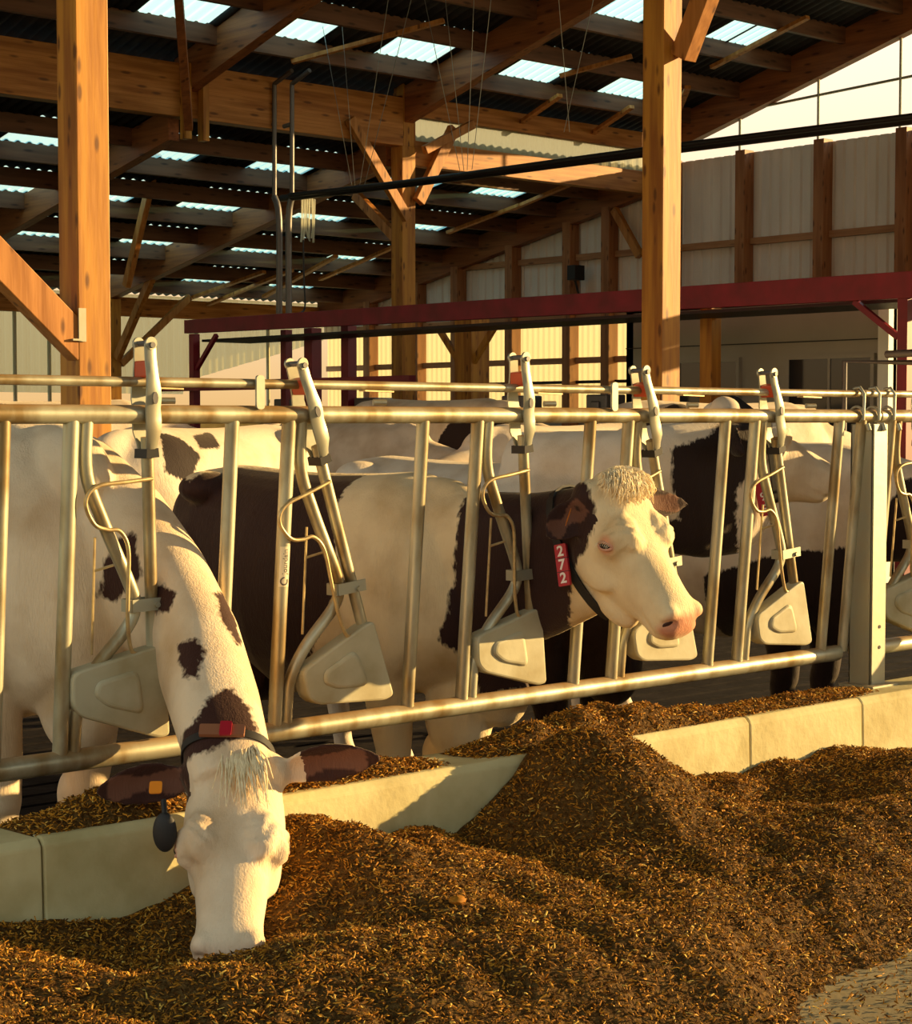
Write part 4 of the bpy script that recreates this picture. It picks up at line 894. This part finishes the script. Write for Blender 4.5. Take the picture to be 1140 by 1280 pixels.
# ---- cow 3: behind the fence, head raised, looking right
lf = Loft(); body_parts(lf, 5.0, 4.62, .985, {('f', -1): .02, ('f', 1): -.05}, .05, 1.0)
HCw = head_frame((5.58, 4.62, 1.41), (6.00, 4.39, 1.17), (.45, -.45, 1), .52); HCw['k'] *= 1.42
neck(lf, [((5.0, 5.15, 1.04), (0, 0, 1), .21, .27, .32), ((5.03, 4.92, 1.06), (0, 0, 1), .18, .25, .30), ((5.13, 4.72, 1.10), (0, 0, 1), .145, .22, .26), ((5.28, 4.63, 1.16), (-.2, 0, 1), .13, .19, .37), ((5.44, 4.59, 1.22), (-.2, 0, 1), .125, .155, .42), ((5.58, 4.55, 1.26), (-.2, 0, 1), .11, .12, .41), ((5.69, 4.52, 1.26), (-.2, 0, 1), .10, .12, .33)])
add_head(lf, HCw)
eC1 = (hp(HCw, .10, .04, -.06), hp(HCw, .28, .02, -.11), unit(HCw['n'] * .4 + HCw['a'] * .9)); eC2 = (hp(HCw, -.10, .04, -.06), hp(HCw, -.29, .02, -.10), unit(HCw['n'] * .4 + HCw['a'] * .9))
for e_ in (eC1, eC2): lf.leaf(*e_, .056)
pc = [('px', [(840, 562), (880, 546), (920, 520), (962, 520), (966, 548), (955, 585), (938, 590), (922, 612), (920, 650), (926, 690), (905, 700), (880, 722), (868, 762), (800, 730), (790, 650), (850, 650), (842, 610)], .6, (-.8, -.5, .1)),
      ('px', [(920, 690), (990, 690), (1075, 700), (1075, 880), (860, 880), (880, 800), (900, 760)], .7, (-.7, -.7, 0)), ('px', [(545, 555), (590, 556), (590, 590), (560, 592)], .3, (-1, 0, .2)), ('px', [(700, 720), (800, 700), (880, 770), (870, 900), (640, 900), (640, 800)], .6, (-1, 0, 0))]
cowC, bvC = finish_cow('cow', lf, .010, HCw, coat_black, pc, [(*eC1, .1), (*eC2, .1)], 'white cow with black shoulder behind the fence, pale head raised and turned right', GRP, (5.0, 5.5, FLOORZ), pinkness=.6)
eyes(cowC, HCw, bvC, open_=.8); nostrils(cowC, HCw, bvC)
h3 = hide(bvC, 953, 628); cc = h3[0] + Vector((.07, .10, 0)); cc.z = 1.16
cl, loop, ax = collar(cowC, bvC, cc, (.80, -.25, .25), (0, -1, 0), w=.017)
ha, hb = hide(bvC, 950, 605)[0], hide(bvC, 953, 640)[0]
if ha is None or hb is None: ha, hb = h3[0] + Vector((0, 0, .05)), h3[0] - Vector((0, 0, .05))
c0 = (ha + hb) / 2 - FW * .022; nrm = (h3[1] * .5 - FW).normalized()
along = (hb - ha).normalized(); along = (along - nrm * along.dot(nrm)).normalized(); side = along.cross(nrm); side = -side if side.dot(RT) < 0 else side
b = MB(); b.prism(round_poly([(-.022, -.07), (.022, -.07), (.022, .07), (-.022, .07)], .004, 2), lambda u, v, d: c0 + side * u - along * v + nrm * d, 0, .011)
for i, ch in enumerate('99'): text_mb(b, ch, .046, lambda u, v, d, i=i: c0 + side * u - along * (v + .005 - .048 * i) + nrm * (.0122 + d), 1, .0004, .0008)
build(b, 'number_tag', [tagred, tagwh], cl)['label'] = 'red number blocks partly hidden by the bent rod'

# ---- cow 4: beyond the steel post at right
lf = Loft(); W4 = body_parts(lf, 6.62, 4.75, 1.0, {}, .0, 1.0)
HD = head_frame((6.72, 3.98, .95), (6.74, 3.72, .55), (0, -.8, .6), .53)
neck(lf, [((6.62, 5.2, 1.0), (0, 0, 1), .21, .25, .32), ((6.63, 4.9, 1.0), (0, 0, 1), .18, .25, .30), ((6.67, 4.6, .98), (0, 0, 1), .14, .21, .25), ((6.70, 4.3, .94), (0, 0, 1), .12, .17, .2), ((6.71, 4.1, .88), (0, -.1, 1), .11, .15, .17), ((6.72, 3.97, .84), (0, -.3, 1), .09, .11, .13)]); add_head(lf, HD)
eD = [(hp(HD, s * .10, .04, -.06), hp(HD, s * .29, .06, -.12), unit(HD['n'])) for s in (-1, 1)]
for e_ in eD: lf.leaf(*e_, .056)
pd = [('px', [(975, 692), (1060, 685), (1100, 665), (1128, 600), (1200, 580), (1200, 900), (880, 900), (880, 720)], .8, (-1, -.1, 0))]
cowD, bvD = finish_cow('cow', lf, .012, HD, coat_black, pd, [(*e_, .1) for e_ in eD], 'white and black cow at the right edge beyond the steel post', GRP, (6.62, 5.5, FLOORZ))
eyes(cowD, HD, bvD)

# ---- background cows standing in the cubicles: plain bodies with lowered or hidden heads
def bg_cow(px, py, X, heading, patches, label, sc=1.0, head_up=False):
    """px, py: where the top of the back shows; X: distance along the barn"""
    global FLOORZ
    p = at(px, py, X=X); top = p.z; sc = min(1.22, max(.95, (top - FLOORZ) / 1.42)); keep = FLOORZ
    FLOORZ = top - 1.42 * sc
    lf = Loft(); body_parts(lf, 0, -.86 * sc, sc, {}, 0, 1.0)
    zf = FLOORZ
    neck(lf, [((0, -.45 * sc, zf + 1.02 * sc), (0, 0, 1), .2 * sc, .26 * sc, .3 * sc), ((0, -.85 * sc, zf + 1.06 * sc), (0, 0, 1), .15 * sc, .22 * sc, .25 * sc), ((0, -1.25 * sc, zf + 1.02 * sc), (0, 0, 1), .115 * sc, .15 * sc, .17 * sc), ((0, -1.42 * sc, zf + 1.0 * sc), (0, 0, 1), .09 * sc, .11 * sc, .13 * sc)])
    H = head_frame((0, -1.42 * sc, zf + 1.12 * sc), (0, -1.76 * sc, zf + .78 * sc), (0, -.7, .7), .53 * sc); add_head(lf, H)
    for s in (-1, 1): lf.leaf(hp(H, s * .1, .04, -.06), hp(H, s * .28, .05, -.1), H['n'], .055)
    ca, sa = math.cos(heading), math.sin(heading)
    lf.parts = [([V(v[0] * ca - v[1] * sa + p.x, v[0] * sa + v[1] * ca + p.y, v[2]) for v in vs], fs) for vs, fs in lf.parts]
    o, bv = finish_cow('cow', lf, .02, None, coat_black, patches, None, label, 'cows standing further back', (p.x, p.y, FLOORZ), sm=4)
    FLOORZ = keep; return o
bg_cow(40, 497, 6.0, R(75), [('px', [(45, 490), (110, 495), (130, 560), (60, 560)], .8), ('px', [(-20, 500), (10, 505), (10, 560), (-20, 560)], .8)], 'pale cow back showing above the fence at far left')
bg_cow(255, 530, 5.6, R(-70), [('px', [(195, 540), (225, 548), (250, 570), (235, 605), (205, 590)], .6), ('px', [(240, 545), (262, 540), (275, 560), (250, 562)], .4)], 'white cow with dark patches behind the eating cow', .98)
bg_cow(545, 497, 11.0, R(5), [('px', [(485, 520), (515, 515), (510, 560), (480, 570)], .5), ('px', [(550, 545), (570, 520), (640, 520), (640, 580), (540, 580)], .6)], 'white and black cow seen over the rail in the middle')
bg_cow(700, 528, 8.6, R(-84), [('px', [(560, 500), (775, 500), (775, 600), (560, 600)], .9)], 'black cow behind the back of the cow with tag 272', 1.0)
bg_cow(425, 524, 9.3, R(8), [('px', [(430, 520), (480, 525), (490, 560), (440, 560)], .6)], 'white and black cow seen left of the middle behind the fence')
bg_cow(900, 500, 10.6, R(80), [('px', [(930, 480), (970, 480), (970, 560), (930, 560)], .6), ('px', [(800, 515), (930, 515), (930, 560), (800, 560)], .6)], 'pale cow back showing above the rail left of the raised head')
# ================================================================== SILAGE
prof_px = [(-60, 1160), (0, 1152), (80, 1148), (150, 1142), (200, 1128), (240, 1105), (300, 1080), (335, 1035), (365, 1016), (400, 1020), (430, 1042), (468, 1050), (500, 1036), (540, 1030), (568, 1044), (620, 1000), (662, 955), (700, 940), (740, 950), (790, 975), (822, 990), (850, 972), (900, 962), (960, 954), (1000, 948), (1040, 936), (1090, 938), (1140, 940)]
pxz = [(at(x, y, Y=CF).x, at(x, y, Y=CF).z) for x, y in prof_px]; PXX = [p[0] for p in pxz]; PZZ = [p[1] for p in pxz]
PXX = [PXX[0] - 1.5] + PXX + [PXX[-1] + .5, PXX[-1] + 2.5]; PZZ = [.10] + PZZ + [PZZ[-1], .18]
def vnoise(x, y, s, seed):
    r = np.random.default_rng(seed); out = 0; 
    for o in range(3):
        for k in range(5):
            a = r.uniform(0, 2 * math.pi); f = s * 2 ** o * r.uniform(.7, 1.3); out = out + np.sin((x * math.cos(a) + y * math.sin(a)) * f + r.uniform(0, 6.3)) / (2 ** o)
    return out / 6
def heap(x, y):
    c = np.interp(x, PXX, PZZ); d = np.clip(CF - y, 0, 9)
    base = .115 + .03 * vnoise(x, y, 3.0, 1); fall = np.exp(-(d / .42) ** 1.6)
    z = base + (c - base) * fall + .032 * vnoise(x, y, 9, 2) * np.clip(d / .15, 0, 1) + .017 * vnoise(x, y, 24, 3)
    for (gx, gy, h, sx_, sy_) in ((4.02, 3.72, .12, .30, .28), (3.15, 3.55, .05, .25, .2), (5.2, 3.45, .08, .5, .25), (3.3, 2.9, .04, .5, .3), (4.6, 3.15, .06, .5, .25), (2.5, 3.25, .03, .3, .2)):
        z = z + h * np.exp(-((x - gx) / sx_) ** 2 - ((y - gy) / sy_) ** 2)
    for (gx, gy, h, s_) in ((2.36, 3.66, -.06, .22), (3.55, 3.70, -.04, .22), (4.75, 3.62, -.07, .28)):
        z = z + h * np.exp(-((x - gx) ** 2 + (y - gy) ** 2) / s_ ** 2)
    # bare patch of floor towards the near right
    e = ((x - FC.x) * .745 + (y - FC.y) * -.667); g = ((x - FC.x) * .667 + (y - FC.y) * .745)
    m = 1 / (1 + np.exp(-((e - .02) * 9 - g * 9 + vnoise(x, y, 5, 4) * 2.0)))
    z = z * (1 - m) + (-.03) * m
    edge = np.clip((y - 1.2) / .4, 0, 1); return z * edge + (-.03) * (1 - edge)
FC = at(955, 1222, Z=.03)
nx, ny = 420, 210; gx = np.linspace(.9, 7.6, nx); gy = np.linspace(1.0, CF + .002, ny); GX, GY = np.meshgrid(gx, gy, indexing='ij'); GZ = heap(GX, GY)
GZ = GZ + .006 * vnoise(GX, GY, 70, 5)
verts = np.stack([GX.ravel(), GY.ravel(), GZ.ravel()], 1)
faces = [(i * ny + j, (i + 1) * ny + j, (i + 1) * ny + j + 1, i * ny + j + 1) for i in range(nx - 1) for j in range(ny - 1)]
mb = MB(); mb.v = verts.tolist(); mb.f = faces; mb.m = [0] * len(faces)
# silage lying on the curb ledge
def ledge(x, y):
    h = np.interp(x, [1.5, 2.15, 2.25, 2.45, 2.65, 2.8, 3.0, 3.15, 3.35, 3.5, 3.62, 3.75, 3.9, 4.15, 4.4, 4.65, 4.85, 5.05, 5.25, 5.5, 5.7, 6, 7], [0, 0, .03, .07, .05, .02, .01, .03, .03, .02, .0, .02, .05, .10, .085, .06, .03, .02, .025, .03, .01, .0, 0])
    t = np.clip((y - CF) / (CB - CF), 0, 1); return CT - .012 + h * (np.clip(np.sin(math.pi * np.clip((t - .12) / .86, 0, 1)), 0, 1) ** .7) * (1 + .5 * vnoise(x, y, 25, 6)) + np.where(h < .008, -.03, 0) + np.where(t < .12, -.02, 0)
lx = np.linspace(2.0, 6.2, 300); ly = np.linspace(CF + .034, CB + .03, 24); LX, LY = np.meshgrid(lx, ly, indexing='ij'); LZ = ledge(LX, LY) - .15 * np.clip((LY - CB) / .03, 0, 1)
k0 = len(mb.v); mb.v += np.stack([LX.ravel(), LY.ravel(), LZ.ravel()], 1).tolist(); f2_ = [(k0 + i * 24 + j, k0 + (i + 1) * 24 + j, k0 + (i + 1) * 24 + j + 1, k0 + i * 24 + j + 1) for i in range(299) for j in range(23)]; mb.f += f2_; mb.m += [0] * len(f2_)
# chopped bits
def chips(xs, ys, zs, lmin, lmax, mi_p):
    n = len(xs); L = RNG.uniform(lmin, lmax, n); w = RNG.uniform(.0011, .0030, n); az = RNG.uniform(0, 2 * math.pi, n); el = RNG.normal(.15, .45, n)
    d = np.stack([np.cos(az) * np.cos(el), np.sin(az) * np.cos(el), np.sin(el)], 1); up = np.tile(V(0, 0, 1), (n, 1)) + RNG.normal(0, .5, (n, 3)); sdv = np.cross(d, up); sdv /= np.linalg.norm(sdv, axis=1)[:, None] + 1e-9; nv = np.cross(sdv, d)
    c = np.stack([xs, ys, zs + RNG.uniform(0, .008, n)], 1)
    p = [c - d * (L / 2)[:, None] - sdv * w[:, None], c - d * (L / 2)[:, None] + sdv * w[:, None], c + d * (L / 2)[:, None] + sdv * (w * .7)[:, None], c + d * (L / 2)[:, None] - sdv * (w * .7)[:, None], c + nv * (w * 1.1)[:, None]]
    arr = np.stack(p, 1).reshape(-1, 3); k = len(mb.v); mb.v += arr.tolist(); mi = RNG.choice(4, n, p=mi_p) + 1
    for i in range(n):
        q = k + 5 * i; mb.f += [(q, q + 1, q + 4), (q + 1, q + 2, q + 4), (q + 2, q + 3, q + 4), (q + 3, q, q + 4)]; mb.m += [int(mi[i])] * 4
nC = 170000; xs = RNG.uniform(1.2, 7.2, nC); ys = CF - .01 - (CF - .01 - 1.35) * RNG.random(nC) ** 1.15
sel = (ys > .18 * xs + .55); xs, ys = xs[sel], ys[sel]; zs = heap(xs, ys); s2 = zs > .004; loose = (~s2) & (RNG.random(len(xs)) < .22); zs = np.where(loose, .004, zs); s2 = s2 | loose; chips(xs[s2], ys[s2], zs[s2], .006, .021, [.36, .36, .22, .06])
nL = 14000; xs = RNG.uniform(2.05, 6.0, nL); ys = RNG.uniform(CF + .03, CB + .01, nL); zs = ledge(xs, ys); s2 = zs > CT - .006; chips(xs[s2], ys[s2], zs[s2], .006, .021, [.30, .36, .26, .08])
fm = [mat('silage_base', (.075, .034, .006), .9, 0, .15, (60, (.16, .09, .025), .4, .7, (1, 1, 1)), (90, .8, .02, (1, 1, 1))), mat('silage_dark', (.11, .045, .006), .85, 0, .2), mat('silage_ochre', (.33, .135, .009), .75, 0, .25), mat('silage_gold', (.56, .25, .016), .7, 0, .3), mat('silage_straw', (.70, .44, .08), .65, 0, .3)]
o = build(mb, 'silage', fm, origin=(4, 3, 0)); tag(o, 'brown chopped silage heaped along the curb and over its ledge', 'silage', kind='stuff')
for i, (px, py, s_, lb) in enumerate(((572, 1140, .018, 'small ochre lump lying on the silage left of middle'), (905, 1033, .012, 'small straw coloured chunk on the silage at right'), (958, 1262, .014, 'small pale stone on the bare floor at lower right'))):
    h = at(px, py, Z=.14 if i < 2 else .01); h.z = float(heap(np.array([h.x]), np.array([h.y]))[0]) + .008 if i < 2 else .008
    L_ = Loft(); L_.blob(np.array(h), (s_ * 1.3, s_, s_ * .6)); mb = MB(); mb.add([v + RNG.normal(0, s_ * .06, 3) for v in L_.parts[0][0]], L_.parts[0][1]); tag(build(mb, 'feed_lump', fm[2] if i != 2 else conc, smooth=True), lb, 'lump', 'lumps in the feed')
